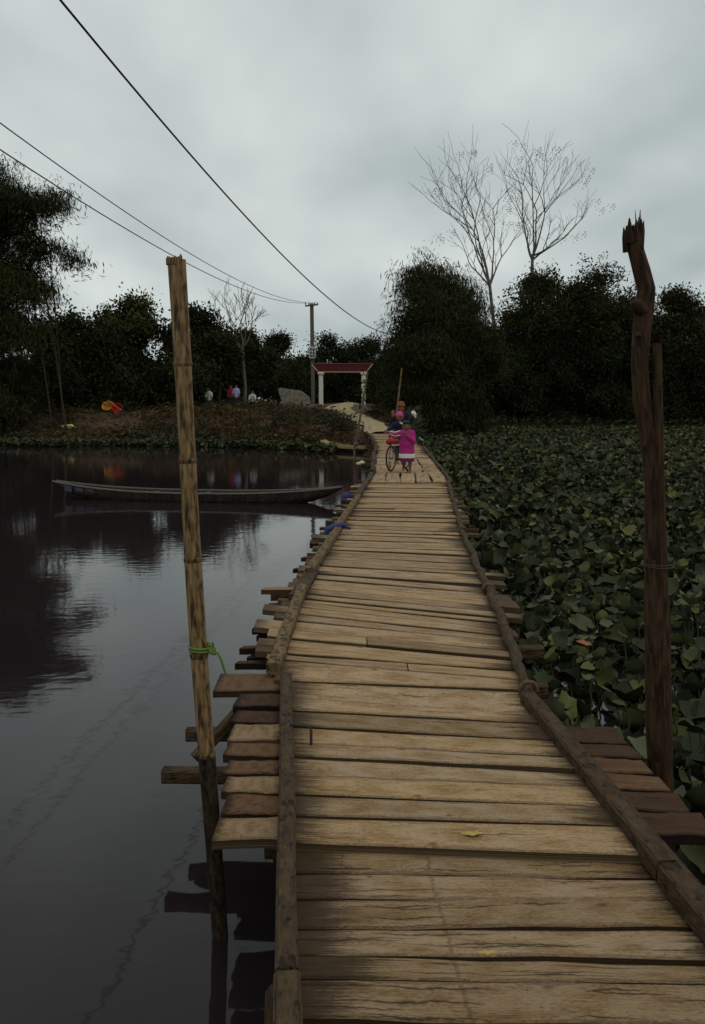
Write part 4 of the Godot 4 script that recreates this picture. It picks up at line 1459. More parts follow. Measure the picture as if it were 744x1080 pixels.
func make_small_things() -> void:
	rng.seed = 93
	# plastic tubs and tools on the left bank
	var d := 54.0
	var y := func(px: float, dd: float) -> Vector3:
		var x := (px - 372.0) / FOCAL * dd
		return Vector3(x, land(x, -dd), -dd)
	var p: Vector3 = y.call(117.0, 57.0)
	var tub := single("plastic_tub", bowl(0.36, 0.34), paint(0.50, 0.22, 0.02, 0.5), p + Vector3(0, 0.22, 0), "yellow plastic tub tilted on the far left bank", "tub", "plastic tubs on the bank")
	tub.rotation = Vector3(0.9, 0.2, 0.25)
	p = y.call(127.0, 55.5)
	tub = single("plastic_tub", bowl(0.34, 0.36), paint(0.42, 0.02, 0.02, 0.5), p + Vector3(0, 0.2, 0), "red plastic tub lying below the yellow one on the far bank", "tub", "plastic tubs on the bank")
	tub.rotation = Vector3(1.1, -0.4, -0.3)
	p = y.call(121.5, 58.0)
	tub = single("plastic_tub", bowl(0.26, 0.24), paint(0.45, 0.03, 0.025, 0.5), p + Vector3(0, 0.28, 0), "small red tub behind the yellow tub on the far bank", "tub", "plastic tubs on the bank")
	tub.rotation = Vector3(0.7, 0.0, 0.5)
	p = y.call(124.0, 55.0)
	single("carrying_pole", tube([Vector3(-0.45, 0.75, 0), Vector3(0, 0.42, 0.05), Vector3(0.55, 0.06, 0.1)], [0.025, 0.03, 0.022], 7, 0.1), paint(0.3, 0.2, 0.1, 0.8), p, "thin wooden pole leaning across the red tub on the bank", "pole")
	p = y.call(73.0, 52.0)
	single("plastic_sack", flesh([[Vector3(-0.3, 0.12, 0), Vector3(0.2, 0.1, 0), 0.10, 0.16], [Vector3(0.2, 0.1, 0), Vector3(0.42, 0.05, 0), 0.12, 0.07]], 0.04, 0.06), paint(0.45, 0.40, 0.12, 0.6), p, "crumpled pale yellow sack on the bank near the left edge", "sack")
	p = y.call(108.0, 50.6)
	single("loose_plank", bar(Vector3(-0.85, 0.15, 0), Vector3(0.85, 0.22, -0.1), 0.18, 0.05, 0.004, 3), paint(0.36, 0.33, 0.28, 0.8), p, "pale loose plank lying at the water's edge below the tubs", "plank")
	# cloths and bags about the far end of the bridge
	var blue := paint(0.035, 0.045, 0.13, 0.8)
	var q := on(355, 561, 0.02)
	single("blue_cloth", flesh([[Vector3(-0.10, 0.04, 0), Vector3(0.08, 0.09, 0), 0.035, 0.03], [Vector3(-0.11, 0.03, 0.02), Vector3(-0.16, -0.07, 0.03), 0.035, 0.025], [Vector3(0.06, 0.085, -0.05), Vector3(0.17, 0.04, -0.02), 0.03, 0.02], [Vector3(-0.05, 0.06, -0.08), Vector3(0.08, 0.075, -0.08), 0.035, 0.03]], 0.02, 0.04), blue, q, "dark blue rag draped over the left kerb halfway along the bridge", "rag", "cloths on the bridge's left side")
	q = at(366, 530, 17.0)
	var bag := thing("blue_bundle", "dark blue cloth bundle hanging outside the left kerb by the sampan's bow", "bundle", q, "cloths on the bridge's left side")
	bag.scale = Vector3.ONE * 0.75
	put("cloth", flesh([[Vector3(-0.02, 0.14, 0), Vector3(0.0, -0.12, 0), 0.12, 0.15], [Vector3(0.1, 0.12, -0.05), Vector3(0.22, 0.1, -0.05), 0.09, 0.05], [Vector3(-0.08, 0.0, 0.08), Vector3(-0.06, -0.18, 0.06), 0.07, 0.08]], 0.025, 0.06), blue, bag)
	put("label_patch", flesh([[Vector3(0.02, 0.02, 0.14), Vector3(0.06, 0.0, 0.13), 0.03, 0.025]], 0.012, 0.02), paint(0.45, 0.33, 0.08, 0.7), bag)
	q = on(383, 490, -0.3)
	bag = thing("plastic_bag", "white, yellow and red plastic bag caught beside the bridge near the small boat", "bag", q)
	bag.scale = Vector3.ONE * 0.62
	put("white_side", flesh([[Vector3(-0.28, 0.05, 0), Vector3(0.0, 0.06, 0), 0.07, 0.12], [Vector3(-0.1, 0.1, 0), Vector3(-0.04, 0.2, 0), 0.07, 0.03]], 0.03, 0.05), paint(0.55, 0.52, 0.35, 0.5), bag)
	put("red_side", flesh([[Vector3(0.08, 0.05, 0.02), Vector3(0.3, 0.07, 0), 0.1, 0.06]], 0.03, 0.05), paint(0.40, 0.05, 0.04, 0.5), bag)
	q = at(375, 468, 36.0)
	bag = thing("hanging_washing", "blue and red striped washing hanging by the slim dark pole", "washing", q)
	bag.scale = Vector3.ONE * 0.8
	put("blue_cloth", flesh([[Vector3(0, 0.22, 0), Vector3(0.16, 0.18, 0), 0.12, 0.1], [Vector3(0, 0.2, 0), Vector3(0.02, -0.1, 0), 0.1, 0.08]], 0.03, 0.05), paint(0.03, 0.035, 0.11, 0.8), bag)
	put("red_cloth", flesh([[Vector3(-0.03, 0.02, 0.06), Vector3(0.06, 0.02, 0.06), 0.09, 0.08]], 0.03, 0.05), paint(0.36, 0.07, 0.05, 0.8), bag)
	put("red_cloth", flesh([[Vector3(-0.01, -0.22, 0.05), Vector3(0.08, -0.22, 0.05), 0.08, 0.07]], 0.03, 0.05), paint(0.30, 0.05, 0.05, 0.8), bag)
	q = at(444, 463, 33.0)
	single("blue_plastic_scrap", flesh([[Vector3(-0.06, 0.05, 0), Vector3(0.07, -0.05, 0.02), 0.03, 0.04]], 0.02, 0.03), paint(0.14, 0.24, 0.27, 0.6), q, "pale blue plastic scrap on the right kerb behind the girl", "plastic scrap")
	# withered leaves on the deck
	var dead := paint(0.42, 0.33, 0.11, 0.8)
	var spots := [[497, 886, 0.045, "curled dry yellow leaf in the joint of the lowest boards step"], [514, 1011, 0.028, "small dry leaf stuck in the wide split of the front boards"]]
	for s in spots:
		var w := on(s[0], s[1], -0.02)
		var v := PackedVector3Array()
		var idx := PackedInt32Array()
		for i in 9:
			var t := i / 8.0
			var half := 0.34 * pow(sin(PI * clampf(t, 0.03, 0.97)), 0.7) * (1.0 + 0.25 * sin(i * 2.3))
			var bend := 0.5 * sin(t * 2.6)
			for j in [-1.0, -0.5, 0.0, 0.5, 1.0]:
				v.append(Vector3(t * 2.0 - 1.0, 0.12 + 0.35 * absf(j) * half * 2.0 + 0.22 * t * t + 0.05 * sin(i * 1.9 + j * 3.0), j * half + bend - 0.3))
		for i in 8:
			for j in 4:
				var b := i * 5 + j
				idx.append_array([b, b + 6, b + 1, b, b + 5, b + 6])
		single("dry_leaf", indexed(v, idx), dead, w + Vector3(0, 0.012, 0), s[3], "leaf").scale = Vector3.ONE * s[2]

# ---------------------------------------------------------------- people
func make_people() -> void:
	rng.seed = 11
	var skin := paint(0.17, 0.085, 0.045, 0.6)
	var hair := paint(0.012, 0.010, 0.010, 0.6)
	var magenta := paint(0.36, 0.022, 0.17, 0.85)
	var white := paint(0.62, 0.58, 0.55, 0.85)
	# running girl
	var foot := on(430.0, 498.6, 0.022)
	var g := thing("person", "girl in magenta jacket with white hem running towards the viewer, one arm out", "person", foot)
	g.scale = Vector3.ONE * 1.08
	var head := Vector3(-0.03, 0.985, 0.05)
	var body := [
		[head + Vector3(0, 0.03, -0.01), head + Vector3(0, -0.02, 0.0), 0.082, 0.074], [head + Vector3(0, -0.05, 0.02), head + Vector3(0, -0.07, 0.025), 0.05, 0.04],
		[head + Vector3(0, -0.015, 0.075), head + Vector3(0, -0.03, 0.085), 0.012, 0.014], [head + Vector3(-0.082, -0.01, 0), head + Vector3(-0.085, -0.03, 0), 0.014, 0.012], [head + Vector3(0.082, -0.01, 0), head + Vector3(0.085, -0.03, 0), 0.014, 0.012],
		[Vector3(-0.03, 0.92, 0.01), Vector3(-0.03, 0.86, 0.0), 0.036, 0.042],
		[Vector3(-0.03, 0.82, 0), Vector3(-0.02, 0.52, -0.02), 0.085, 0.085],
		[Vector3(-0.15, 0.845, 0), Vector3(0.09, 0.845, 0), 0.04, 0.04],
		[Vector3(-0.15, 0.845, 0), Vector3(-0.29, 0.825, 0.06), 0.034, 0.028], [Vector3(-0.29, 0.825, 0.06), Vector3(-0.43, 0.86, 0.12), 0.028, 0.02],
		[Vector3(0.09, 0.845, 0), Vector3(0.11, 0.68, 0.08), 0.034, 0.028], [Vector3(0.11, 0.68, 0.08), Vector3(-0.03, 0.79, 0.17), 0.028, 0.02],
		[Vector3(-0.07, 0.50, -0.02), Vector3(-0.065, 0.30, 0.06), 0.07, 0.042], [Vector3(-0.065, 0.30, 0.06), Vector3(-0.08, 0.10, -0.10), 0.042, 0.026],
		[Vector3(-0.08, 0.085, -0.10), Vector3(-0.08, 0.055, -0.01), 0.026, 0.02],
		[Vector3(0.04, 0.50, -0.02), Vector3(0.055, 0.27, 0.03), 0.07, 0.042], [Vector3(0.055, 0.27, 0.03), Vector3(0.05, 0.05, 0.0), 0.042, 0.026],
		[Vector3(0.05, 0.03, -0.02), Vector3(0.055, 0.022, 0.09), 0.026, 0.02],
	]
	for hand in [[Vector3(-0.43, 0.86, 0.12), Vector3(-0.9, 0.3, 0.2)], [Vector3(-0.03, 0.79, 0.17), Vector3(-0.5, 0.85, 0.1)]]:
		var a: Vector3 = hand[0]
		var dir: Vector3 = (hand[1] as Vector3).normalized()
		var side := dir.cross(Vector3(0, 0, 1)).normalized()
		body.append([a, a + dir * 0.045, 0.02, 0.022])
		for f in 4:
			body.append([a + dir * 0.045 + side * (f - 1.5) * 0.012, a + dir * (0.085 + 0.008 * (1 - absf(f - 1.5))) + side * (f - 1.5) * 0.017 + Vector3(0, 0, 0.012), 0.0075, 0.006])
		body.append([a + dir * 0.015 + side * 0.018, a + dir * 0.045 + side * 0.045, 0.009, 0.007])
	put("body", flesh(body, 0.0105, 0.02), skin, g)
	put("hair", flesh([[head + Vector3(0, 0.05, -0.015), head + Vector3(0, 0.02, -0.035), 0.083, 0.084], [head + Vector3(0.0, -0.02, -0.05), head + Vector3(0, -0.1, -0.06), 0.07, 0.05], [head + Vector3(-0.05, 0.075, 0.04), head + Vector3(0.05, 0.075, 0.04), 0.03, 0.03]], 0.012, 0.02), hair, g)
	for s in [-1, 1]:
		put("eye", flesh([[head + Vector3(s * 0.03, 0.004, 0.074), head + Vector3(s * 0.036, 0.004, 0.073), 0.008, 0.008]], 0.005, 0.004), hair, g)
	put("mouth", flesh([[head + Vector3(-0.018, -0.058, 0.072), head + Vector3(0.018, -0.058, 0.072), 0.006, 0.006]], 0.005, 0.004), paint(0.12, 0.035, 0.03), g)
	put("jacket", flesh([
		[Vector3(-0.03, 0.83, 0), Vector3(-0.02, 0.62, -0.01), 0.125, 0.15], [Vector3(-0.02, 0.62, -0.01), Vector3(-0.015, 0.44, -0.01), 0.15, 0.165, 0.85],
		[Vector3(-0.15, 0.845, 0), Vector3(0.09, 0.845, 0), 0.062, 0.062],
		[Vector3(-0.15, 0.84, 0), Vector3(-0.29, 0.82, 0.06), 0.06, 0.05], [Vector3(-0.29, 0.82, 0.06), Vector3(-0.41, 0.855, 0.11), 0.05, 0.036],
		[Vector3(0.095, 0.84, 0), Vector3(0.115, 0.675, 0.08), 0.06, 0.052], [Vector3(0.115, 0.675, 0.08), Vector3(0.0, 0.77, 0.155), 0.052, 0.036],
		[Vector3(-0.08, 0.875, 0.02), Vector3(0.02, 0.875, 0.02), 0.035, 0.035]], 0.0105, 0.03), magenta, g)
	var rings := []
	for s in [[0.315, 0.165], [0.32, 0.174], [0.405, 0.172], [0.41, 0.162]]:
		var ring := PackedVector3Array()
		for j in 20:
			var w := TAU * j / 20
			var k: float = s[1] * (1.0 + 0.04 * sin(w * 5.0))
			ring.append(Vector3(-0.015 + cos(w) * k, s[0], -0.01 + sin(w) * k * 0.85))
		rings.append(ring)
	put("white_hem", loft(rings), white, g)
	rings = []
	for s in [[0.24, 0.15], [0.30, 0.155], [0.40, 0.14], [0.5, 0.12]]:
		var ring := PackedVector3Array()
		for j in 20:
			var w := TAU * j / 20
			var k: float = s[1] * (1.0 + 0.05 * sin(w * 6.0 + 1.0))
			ring.append(Vector3(-0.015 + cos(w) * k, s[0], -0.01 + sin(w) * k * 0.85))
		rings.append(ring)
	put("skirt", loft(rings), paint(0.17, 0.012, 0.10, 0.85), g)
	put("sleeve_stripe", tube([Vector3(-0.17, 0.895, 0.04), Vector3(-0.29, 0.862, 0.10), Vector3(-0.40, 0.885, 0.135)], [0.012, 0.014, 0.012], 6), white, g)
	put("sleeve_stripe", tube([Vector3(-0.15, 0.80, 0.055), Vector3(-0.28, 0.785, 0.10), Vector3(-0.40, 0.83, 0.138)], [0.010, 0.012, 0.010], 6), white, g)

	# bicycle, its front wheel towards the viewer
	var bp := on(412.5, 497.3, 0.022)
	var bike := thing("bicycle", "bicycle with red bundle on its handlebar ridden beside the running girl", "bicycle", bp)
	bike.rotation.y = -0.42
	var black := paint(0.02, 0.018, 0.018, 0.6)
	var steel := paint(0.14, 0.13, 0.12, 0.4)
	var spoke := paint(0.25, 0.24, 0.22, 0.4)
	for wz in [0.0, -0.98]:
		var tyre := []
		var rim := []
		for i in 33:
			var w := TAU * i / 32
			tyre.append(Vector3(0, 0.31 + cos(w) * 0.29, wz + sin(w) * 0.29))
			rim.append(Vector3(0, 0.31 + cos(w) * 0.265, wz + sin(w) * 0.265))
		var wheel := put("wheel", tube([Vector3(-0.05, 0.31, wz), Vector3(0.05, 0.31, wz)], [0.025, 0.025], 10), steel, bike)
		put("tyre", tube(tyre, same(0.02, 33), 7), black, wheel)
		put("rim", tube(rim, same(0.011, 33), 6), steel, wheel)
		for i in 14:
			var w := TAU * i / 14
			put("spoke", tube([Vector3(0.02 * (1 if i % 2 else -1), 0.31, wz), Vector3(0, 0.31 + cos(w) * 0.262, wz + sin(w) * 0.262)], [0.002, 0.002], 4), spoke, wheel)
	put("fork", join([tube([Vector3(-0.045, 0.31, 0), Vector3(-0.045, 0.62, -0.09), Vector3(0, 0.68, -0.11)], same(0.011, 3), 7), tube([Vector3(0.045, 0.31, 0), Vector3(0.045, 0.62, -0.09), Vector3(0, 0.68, -0.11)], same(0.011, 3), 7), tube([Vector3(0, 0.66, -0.105), Vector3(0, 0.88, -0.17)], same(0.014, 2), 7)]), steel, bike)
	put("frame", join([tube([Vector3(0, 0.80, -0.15), Vector3(0, 0.76, -0.62)], same(0.015, 2), 7), tube([Vector3(0, 0.70, -0.12), Vector3(0, 0.30, -0.52)], same(0.016, 2), 7), tube([Vector3(0, 0.30, -0.52), Vector3(0, 0.84, -0.66)], same(0.015, 2), 7), tube([Vector3(0.04, 0.31, -0.98), Vector3(0, 0.76, -0.63)], same(0.009, 2), 6), tube([Vector3(-0.04, 0.31, -0.98), Vector3(0, 0.76, -0.63)], same(0.009, 2), 6), tube([Vector3(0.04, 0.31, -0.98), Vector3(0, 0.30, -0.52)], same(0.009, 2), 6), tube([Vector3(-0.04, 0.31, -0.98), Vector3(0, 0.30, -0.52)], same(0.009, 2), 6)]), steel, bike)
	put("handlebar", tube([Vector3(-0.27, 0.86, -0.30), Vector3(-0.24, 0.88, -0.20), Vector3(-0.12, 0.89, -0.15), Vector3(0, 0.88, -0.165), Vector3(0.12, 0.89, -0.15), Vector3(0.24, 0.88, -0.20), Vector3(0.27, 0.86, -0.30)], same(0.012, 7), 7), steel, bike)
	put("saddle", flesh([[Vector3(-0.05, 0.87, -0.74), Vector3(0.05, 0.87, -0.74), 0.05, 0.05], [Vector3(0, 0.87, -0.72), Vector3(0, 0.865, -0.54), 0.05, 0.025]], 0.015, 0.03), black, bike)
	put("pedal", box_at(Vector3(0.13, 0.17, -0.50), Vector3(0.09, 0.02, 0.07)), black, bike)
	put("pedal", box_at(Vector3(-0.13, 0.43, -0.54), Vector3(0.09, 0.02, 0.07)), black, bike)
	put("crank", join([tube([Vector3(0.06, 0.30, -0.52), Vector3(0.09, 0.17, -0.50)], same(0.01, 2), 6), tube([Vector3(-0.06, 0.30, -0.52), Vector3(-0.09, 0.43, -0.54)], same(0.01, 2), 6), tube([Vector3(-0.06, 0.30, -0.52), Vector3(0.06, 0.30, -0.52)], same(0.02, 2), 8)]), steel, bike)
	var bundle := thing("red_bundle", "red cloth bundle with white underside slung on the bicycle's handlebar", "bundle", bp)
	put("red_cloth", flesh([[Vector3(-0.05, 0.70, 0.06), Vector3(0.13, 0.70, 0.06), 0.075, 0.065], [Vector3(0.0, 0.76, 0.0), Vector3(0.06, 0.84, -0.08), 0.05, 0.03]], 0.015, 0.04), paint(0.33, 0.025, 0.03, 0.8), bundle)
	put("white_cloth", flesh([[Vector3(0.03, 0.625, 0.08), Vector3(0.16, 0.635, 0.07), 0.03, 0.03]], 0.012, 0.03), white, bundle)

	# child on the bicycle
	var seat := bike.transform * Vector3(0, 0, -0.6)
	var c := thing("person", "child in blue jacket and pink hat riding the bicycle behind the girl", "person", seat)
	c.rotation.y = -0.42
	head = Vector3(0.02, 1.27, 0.12)
	var kid := [
		[head, head + Vector3(0, -0.03, 0), 0.085, 0.075], [head + Vector3(0, -0.06, 0.02), head + Vector3(0, -0.08, 0.02), 0.05, 0.042], [head + Vector3(0, -0.02, 0.078), head + Vector3(0, -0.035, 0.085), 0.012, 0.013],
		[head + Vector3(-0.084, -0.02, 0), head + Vector3(-0.086, -0.04, 0), 0.014, 0.012], [head + Vector3(0.084, -0.02, 0), head + Vector3(0.086, -0.04, 0), 0.014, 0.012],
		[head + Vector3(0, -0.08, -0.02), Vector3(0, 1.12, 0.06), 0.038, 0.045],
		[Vector3(0, 1.08, 0.05), Vector3(0, 0.93, -0.02), 0.09, 0.085],
		[Vector3(-0.13, 1.09, 0.05), Vector3(0.13, 1.09, 0.05), 0.042, 0.042],
		[Vector3(-0.13, 1.09, 0.05), Vector3(-0.23, 0.97, 0.14), 0.036, 0.03], [Vector3(-0.23, 0.97, 0.14), Vector3(-0.265, 0.90, 0.31), 0.03, 0.022],
		[Vector3(0.13, 1.09, 0.05), Vector3(0.23, 0.97, 0.14), 0.036, 0.03], [Vector3(0.23, 0.97, 0.14), Vector3(0.265, 0.90, 0.31), 0.03, 0.022],
		[Vector3(-0.08, 0.92, -0.03), Vector3(-0.12, 0.80, 0.27), 0.075, 0.05], [Vector3(-0.12, 0.80, 0.27), Vector3(-0.13, 0.50, 0.10), 0.05, 0.032], [Vector3(-0.13, 0.47, 0.06), Vector3(-0.13, 0.455, 0.16), 0.03, 0.024],
		[Vector3(0.08, 0.92, -0.03), Vector3(0.12, 0.60, 0.2), 0.075, 0.05], [Vector3(0.12, 0.60, 0.2), Vector3(0.13, 0.24, 0.10), 0.05, 0.032], [Vector3(0.13, 0.215, 0.06), Vector3(0.13, 0.20, 0.17), 0.03, 0.024],
	]
	for s in [-1, 1]:
		for f in 4:
			kid.append([Vector3(s * (0.245 + f * 0.014), 0.905, 0.325), Vector3(s * (0.245 + f * 0.014), 0.885, 0.345), 0.009, 0.008])
		kid.append([Vector3(s * 0.25, 0.89, 0.31), Vector3(s * 0.235, 0.87, 0.335), 0.01, 0.008])
	put("body", flesh(kid, 0.012, 0.02), skin, c)
	put("jacket", flesh([[Vector3(0, 1.09, 0.05), Vector3(0, 0.93, -0.02), 0.115, 0.12], [Vector3(-0.13, 1.09, 0.05), Vector3(0.13, 1.09, 0.05), 0.06, 0.06], [Vector3(-0.13, 1.085, 0.05), Vector3(-0.23, 0.97, 0.14), 0.056, 0.048], [Vector3(-0.23, 0.97, 0.14), Vector3(-0.26, 0.915, 0.28), 0.048, 0.034], [Vector3(0.13, 1.085, 0.05), Vector3(0.23, 0.97, 0.14), 0.056, 0.048], [Vector3(0.23, 0.97, 0.14), Vector3(0.26, 0.915, 0.28), 0.048, 0.034]], 0.012, 0.03), paint(0.014, 0.015, 0.042, 0.8), c)
	put("trousers", flesh([[Vector3(-0.08, 0.91, -0.03), Vector3(-0.12, 0.80, 0.27), 0.088, 0.064], [Vector3(-0.12, 0.80, 0.27), Vector3(-0.13, 0.53, 0.11), 0.064, 0.048], [Vector3(0.08, 0.91, -0.03), Vector3(0.12, 0.60, 0.2), 0.088, 0.064], [Vector3(0.12, 0.60, 0.2), Vector3(0.13, 0.28, 0.11), 0.064, 0.048]], 0.012, 0.02), paint(0.022, 0.018, 0.035, 0.85), c)
	put("hat", flesh([[head + Vector3(0, 0.05, -0.01), head + Vector3(0, 0.03, -0.015), 0.088, 0.094], [head + Vector3(-0.06, 0.035, 0.055), head + Vector3(0.06, 0.035, 0.055), 0.028, 0.028]], 0.012, 0.03), paint(0.45, 0.07, 0.18, 0.9), c)
	for s in [-1, 1]:
		put("eye", flesh([[head + Vector3(s * 0.03, -0.006, 0.076), head + Vector3(s * 0.036, -0.006, 0.075), 0.008, 0.008]], 0.005, 0.004), hair, c)
	put("collar", flesh([[Vector3(0.03, 1.14, 0.13), Vector3(0.10, 1.10, 0.13), 0.022, 0.02]], 0.01, 0.02), white, c)

	# adult walking behind, with raised hand and white bag
	var ap := on(421, 489.0, 0.022)
	var ad := thing("person", "adult in dark clothes and rust brown cap walking behind the bicycle, one hand raised", "person", ap)
	head = Vector3(0.05, 1.50, 0.03)
	var big := [
		[head, head + Vector3(0, -0.04, 0), 0.092, 0.082], [head + Vector3(0, -0.08, 0.02), head + Vector3(0, -0.1, 0.025), 0.055, 0.046], [head + Vector3(0, -0.03, 0.088), head + Vector3(0, -0.05, 0.096), 0.013, 0.014],
		[head + Vector3(0, -0.1, -0.02), Vector3(0.04, 1.34, 0), 0.046, 0.052], [Vector3(0.04, 1.26, 0), Vector3(0.04, 0.92, 0), 0.12, 0.11],
		[Vector3(-0.12, 1.30, 0), Vector3(0.20, 1.30, 0), 0.055, 0.055],
		[Vector3(-0.12, 1.30, 0), Vector3(-0.20, 1.08, 0.08), 0.046, 0.038], [Vector3(-0.20, 1.08, 0.08), Vector3(-0.18, 1.27, 0.2), 0.038, 0.026],
		[Vector3(0.20, 1.30, 0), Vector3(0.30, 1.10, 0.06), 0.046, 0.038], [Vector3(0.30, 1.10, 0.06), Vector3(0.36, 1.26, 0.16), 0.038, 0.026],
		[Vector3(-0.02, 0.9, 0), Vector3(-0.04, 0.48, 0.05), 0.09, 0.06], [Vector3(-0.04, 0.48, 0.05), Vector3(-0.04, 0.08, -0.04), 0.06, 0.038], [Vector3(-0.04, 0.04, -0.06), Vector3(-0.04, 0.03, 0.1), 0.036, 0.028],
		[Vector3(0.1, 0.9, 0), Vector3(0.12, 0.48, 0.02), 0.09, 0.06], [Vector3(0.12, 0.48, 0.02), Vector3(0.12, 0.08, 0.02), 0.06, 0.038], [Vector3(0.12, 0.04, 0.0), Vector3(0.12, 0.03, 0.16), 0.036, 0.028],
	]
	for h in [Vector3(-0.18, 1.27, 0.2), Vector3(0.36, 1.26, 0.16)]:
		big.append([h, h + Vector3(0, 0.07, 0.01), 0.03, 0.034])
		for f in 4:
			big.append([h + Vector3((f - 1.5) * 0.019, 0.07, 0.01), h + Vector3((f - 1.5) * 0.024, 0.13 + 0.008 * (1 - absf(f - 1.5)), 0.03), 0.0095, 0.008])
		big.append([h + Vector3(0.03, 0.02, 0.01), h + Vector3(0.062, 0.06, 0.02), 0.011, 0.009])
	put("body", flesh(big, 0.013, 0.022), paint(0.24, 0.10, 0.045, 0.6), ad)
	put("coat", flesh([[Vector3(0.04, 1.26, 0), Vector3(0.04, 0.78, 0), 0.145, 0.16], [Vector3(-0.12, 1.30, 0), Vector3(0.20, 1.30, 0), 0.072, 0.072], [Vector3(-0.12, 1.295, 0), Vector3(-0.20, 1.08, 0.08), 0.066, 0.055], [Vector3(-0.20, 1.08, 0.08), Vector3(-0.183, 1.22, 0.17), 0.055, 0.042], [Vector3(0.20, 1.295, 0), Vector3(0.30, 1.10, 0.06), 0.066, 0.055], [Vector3(0.30, 1.10, 0.06), Vector3(0.345, 1.22, 0.135), 0.055, 0.042]], 0.014, 0.03), paint(0.02, 0.018, 0.02, 0.85), ad)
	put("trousers", flesh([[Vector3(-0.02, 0.85, 0), Vector3(-0.04, 0.48, 0.05), 0.1, 0.074], [Vector3(-0.04, 0.48, 0.05), Vector3(-0.04, 0.13, -0.03), 0.074, 0.058], [Vector3(0.1, 0.85, 0), Vector3(0.12, 0.48, 0.02), 0.1, 0.074], [Vector3(0.12, 0.48, 0.02), Vector3(0.12, 0.13, 0.02), 0.074, 0.058]], 0.014, 0.02), paint(0.025, 0.02, 0.018, 0.85), ad)
	put("cap", flesh([[head + Vector3(0, 0.05, -0.01), head + Vector3(0, 0.02, -0.01), 0.098, 0.104], [head + Vector3(-0.06, 0.03, 0.09), head + Vector3(0.06, 0.03, 0.09), 0.024, 0.024]], 0.013, 0.03), paint(0.20, 0.055, 0.025, 0.8), ad)
	var wb := thing("white_bag", "small white bag held up by the adult behind the girl", "bag", ap + Vector3(0.36, 1.30, 0.24))
	wb.scale = Vector3.ONE * 0.75
	put("bag", flesh([[Vector3(-0.03, 0.06, 0), Vector3(0.03, 0.02, 0), 0.06, 0.07], [Vector3(0.03, 0.0, 0.0), Vector3(0.07, -0.09, 0.01), 0.05, 0.03]], 0.014, 0.03), paint(0.66, 0.64, 0.60, 0.6), wb)
	put("handle", tube([Vector3(-0.04, 0.10, 0), Vector3(-0.02, 0.15, 0), Vector3(0.03, 0.15, 0), Vector3(0.05, 0.09, 0)], same(0.008, 4), 5), paint(0.6, 0.58, 0.54, 0.6), wb)

	# people on the far bank
	var far := [[222.0, 62.0, Vector3(0.55, 0.53, 0.50), "person in white shirt bending on the far bank right of the bamboo post", 0.25], [245.0, 63.0, Vector3(0.26, 0.018, 0.022), "person in dark red shirt standing on the far bank", 0.0], [250.5, 62.5, Vector3(0.33, 0.31, 0.52), "person in pale lilac shirt standing beside the one in red", 0.0], [267.5, 61.0, Vector3(0.45, 0.44, 0.42), "person in pale grey shirt crouching alone on the far bank near the concrete slab", 0.5]]
	for f in far:
		var x: float = (f[0] - 372.0) / FOCAL * f[1]
		var where := Vector3(x, land(x, -f[1]), -f[1])
		var o := thing("person", f[3], "person", where, "people on the far bank")
		var k: float = f[4]
		var hip := Vector3(0, 0.78 - k * 0.7, -k * 0.3)
		var neck := hip + Vector3(0.0, 0.5, k * 0.35)
		var parts := [[hip, neck, 0.13, 0.13], [neck + Vector3(0, 0.06, 0), neck + Vector3(0, 0.12, 0.02), 0.05, 0.05], [neck + Vector3(0, 0.2, 0.03), neck + Vector3(0, 0.17, 0.03), 0.1, 0.09]]
		for s in [-1, 1]:
			var knee := Vector3(s * 0.1, 0.42 + k * 0.1, 0.05 + k * 0.35)
			parts.append([hip + Vector3(s * 0.08, 0, 0), knee, 0.09, 0.065])
			parts.append([knee, Vector3(s * 0.1, 0.07, -k * 0.1), 0.065, 0.04])
			parts.append([Vector3(s * 0.1, 0.04, -k * 0.1), Vector3(s * 0.11, 0.035, 0.14 - k * 0.1), 0.04, 0.03])
			var el := neck + Vector3(s * 0.22, -0.28, 0.05 + k * 0.2)
			parts.append([neck + Vector3(s * 0.16, -0.02, 0), el, 0.055, 0.045])
			parts.append([el, el + Vector3(s * 0.0, -0.2, 0.12), 0.045, 0.03])
		put("body", flesh(parts, 0.03, 0.03), skin, o)
		var col: Vector3 = f[2]
		put("shirt", flesh([[hip + Vector3(0, 0.04, 0), neck, 0.16, 0.16], [neck + Vector3(-0.16, -0.02, 0), neck + Vector3(0.16, -0.02, 0), 0.07, 0.07], [neck + Vector3(-0.16, -0.02, 0), neck + Vector3(-0.21, -0.24, 0.05 + k * 0.18), 0.075, 0.06], [neck + Vector3(0.16, -0.02, 0), neck + Vector3(0.21, -0.24, 0.05 + k * 0.18), 0.075, 0.06]], 0.03, 0.03), paint(col.x, col.y, col.z, 0.85), o)
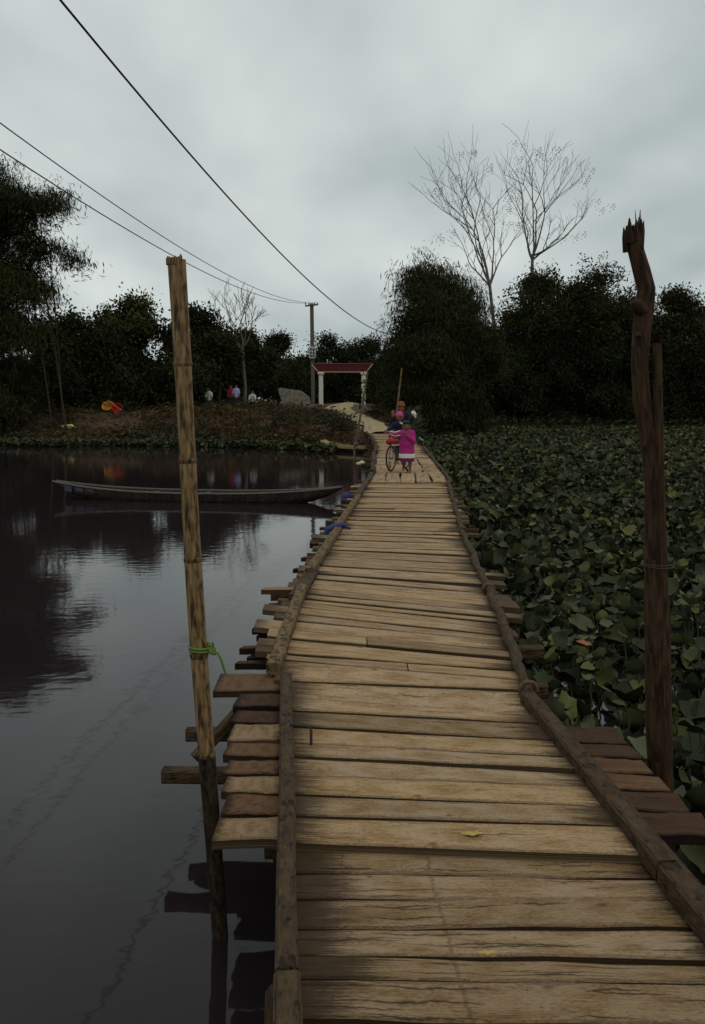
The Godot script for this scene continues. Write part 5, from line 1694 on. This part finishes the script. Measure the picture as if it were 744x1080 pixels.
		put("trousers", flesh([[hip + Vector3(-0.08, 0, 0), Vector3(-0.1, 0.42 + k * 0.1, 0.05 + k * 0.35), 0.11, 0.085], [Vector3(-0.1, 0.42 + k * 0.1, 0.05 + k * 0.35), Vector3(-0.1, 0.12, -k * 0.1), 0.085, 0.06], [hip + Vector3(0.08, 0, 0), Vector3(0.1, 0.42 + k * 0.1, 0.05 + k * 0.35), 0.11, 0.085], [Vector3(0.1, 0.42 + k * 0.1, 0.05 + k * 0.35), Vector3(0.1, 0.12, -k * 0.1), 0.085, 0.06]], 0.03, 0.03), paint(0.02, 0.018, 0.018, 0.85), o)
		put("hair", flesh([[neck + Vector3(0, 0.24, 0.01), neck + Vector3(0, 0.2, -0.01), 0.1, 0.1]], 0.03, 0.03), hair, o)

func _ready() -> void:
	rng.seed = 2024
	bumps = noise(0.02, 3, 9)
	var cam := Camera3D.new()
	cam.name = "camera"
	cam.position = Vector3(0, EYE, 0)
	cam.rotation = Vector3(-tilt, 0, 0)
	cam.fov = rad_to_deg(2.0 * atan(540.0 / FOCAL))
	cam.far = 4000.0
	cam.near = 0.05
	add_child(cam)
	cam.current = true
	var env := Environment.new()
	env.background_mode = Environment.BG_SKY
	env.sky = Sky.new()
	env.sky.sky_material = make_sky()
	env.tonemap_mode = Environment.TONE_MAPPER_LINEAR
	env.tonemap_exposure = 1.0
	env.sdfgi_enabled = true
	env.ssao_enabled = true
	env.ssil_enabled = true
	var we := WorldEnvironment.new()
	we.name = "world_environment"
	we.environment = env
	add_child(we)
	var sun := DirectionalLight3D.new()
	sun.name = "sun"
	sun.light_energy = 0.15
	sun.light_angular_distance = 30.0
	sun.light_color = Color(1.0, 0.96, 0.9)
	sun.shadow_enabled = true
	sun.rotation_degrees = Vector3(-62, 25, 0)
	add_child(sun)
	make_water()
	make_ground()
	make_path()
	rng.seed = 505
	make_bridge()
	rng.seed = 606
	make_posts()
	make_trees()
	rng.seed = 707
	make_water_plants()
	make_bank_cover()
	rng.seed = 808
	make_gate()
	make_boats()
	make_small_things()
	make_people()
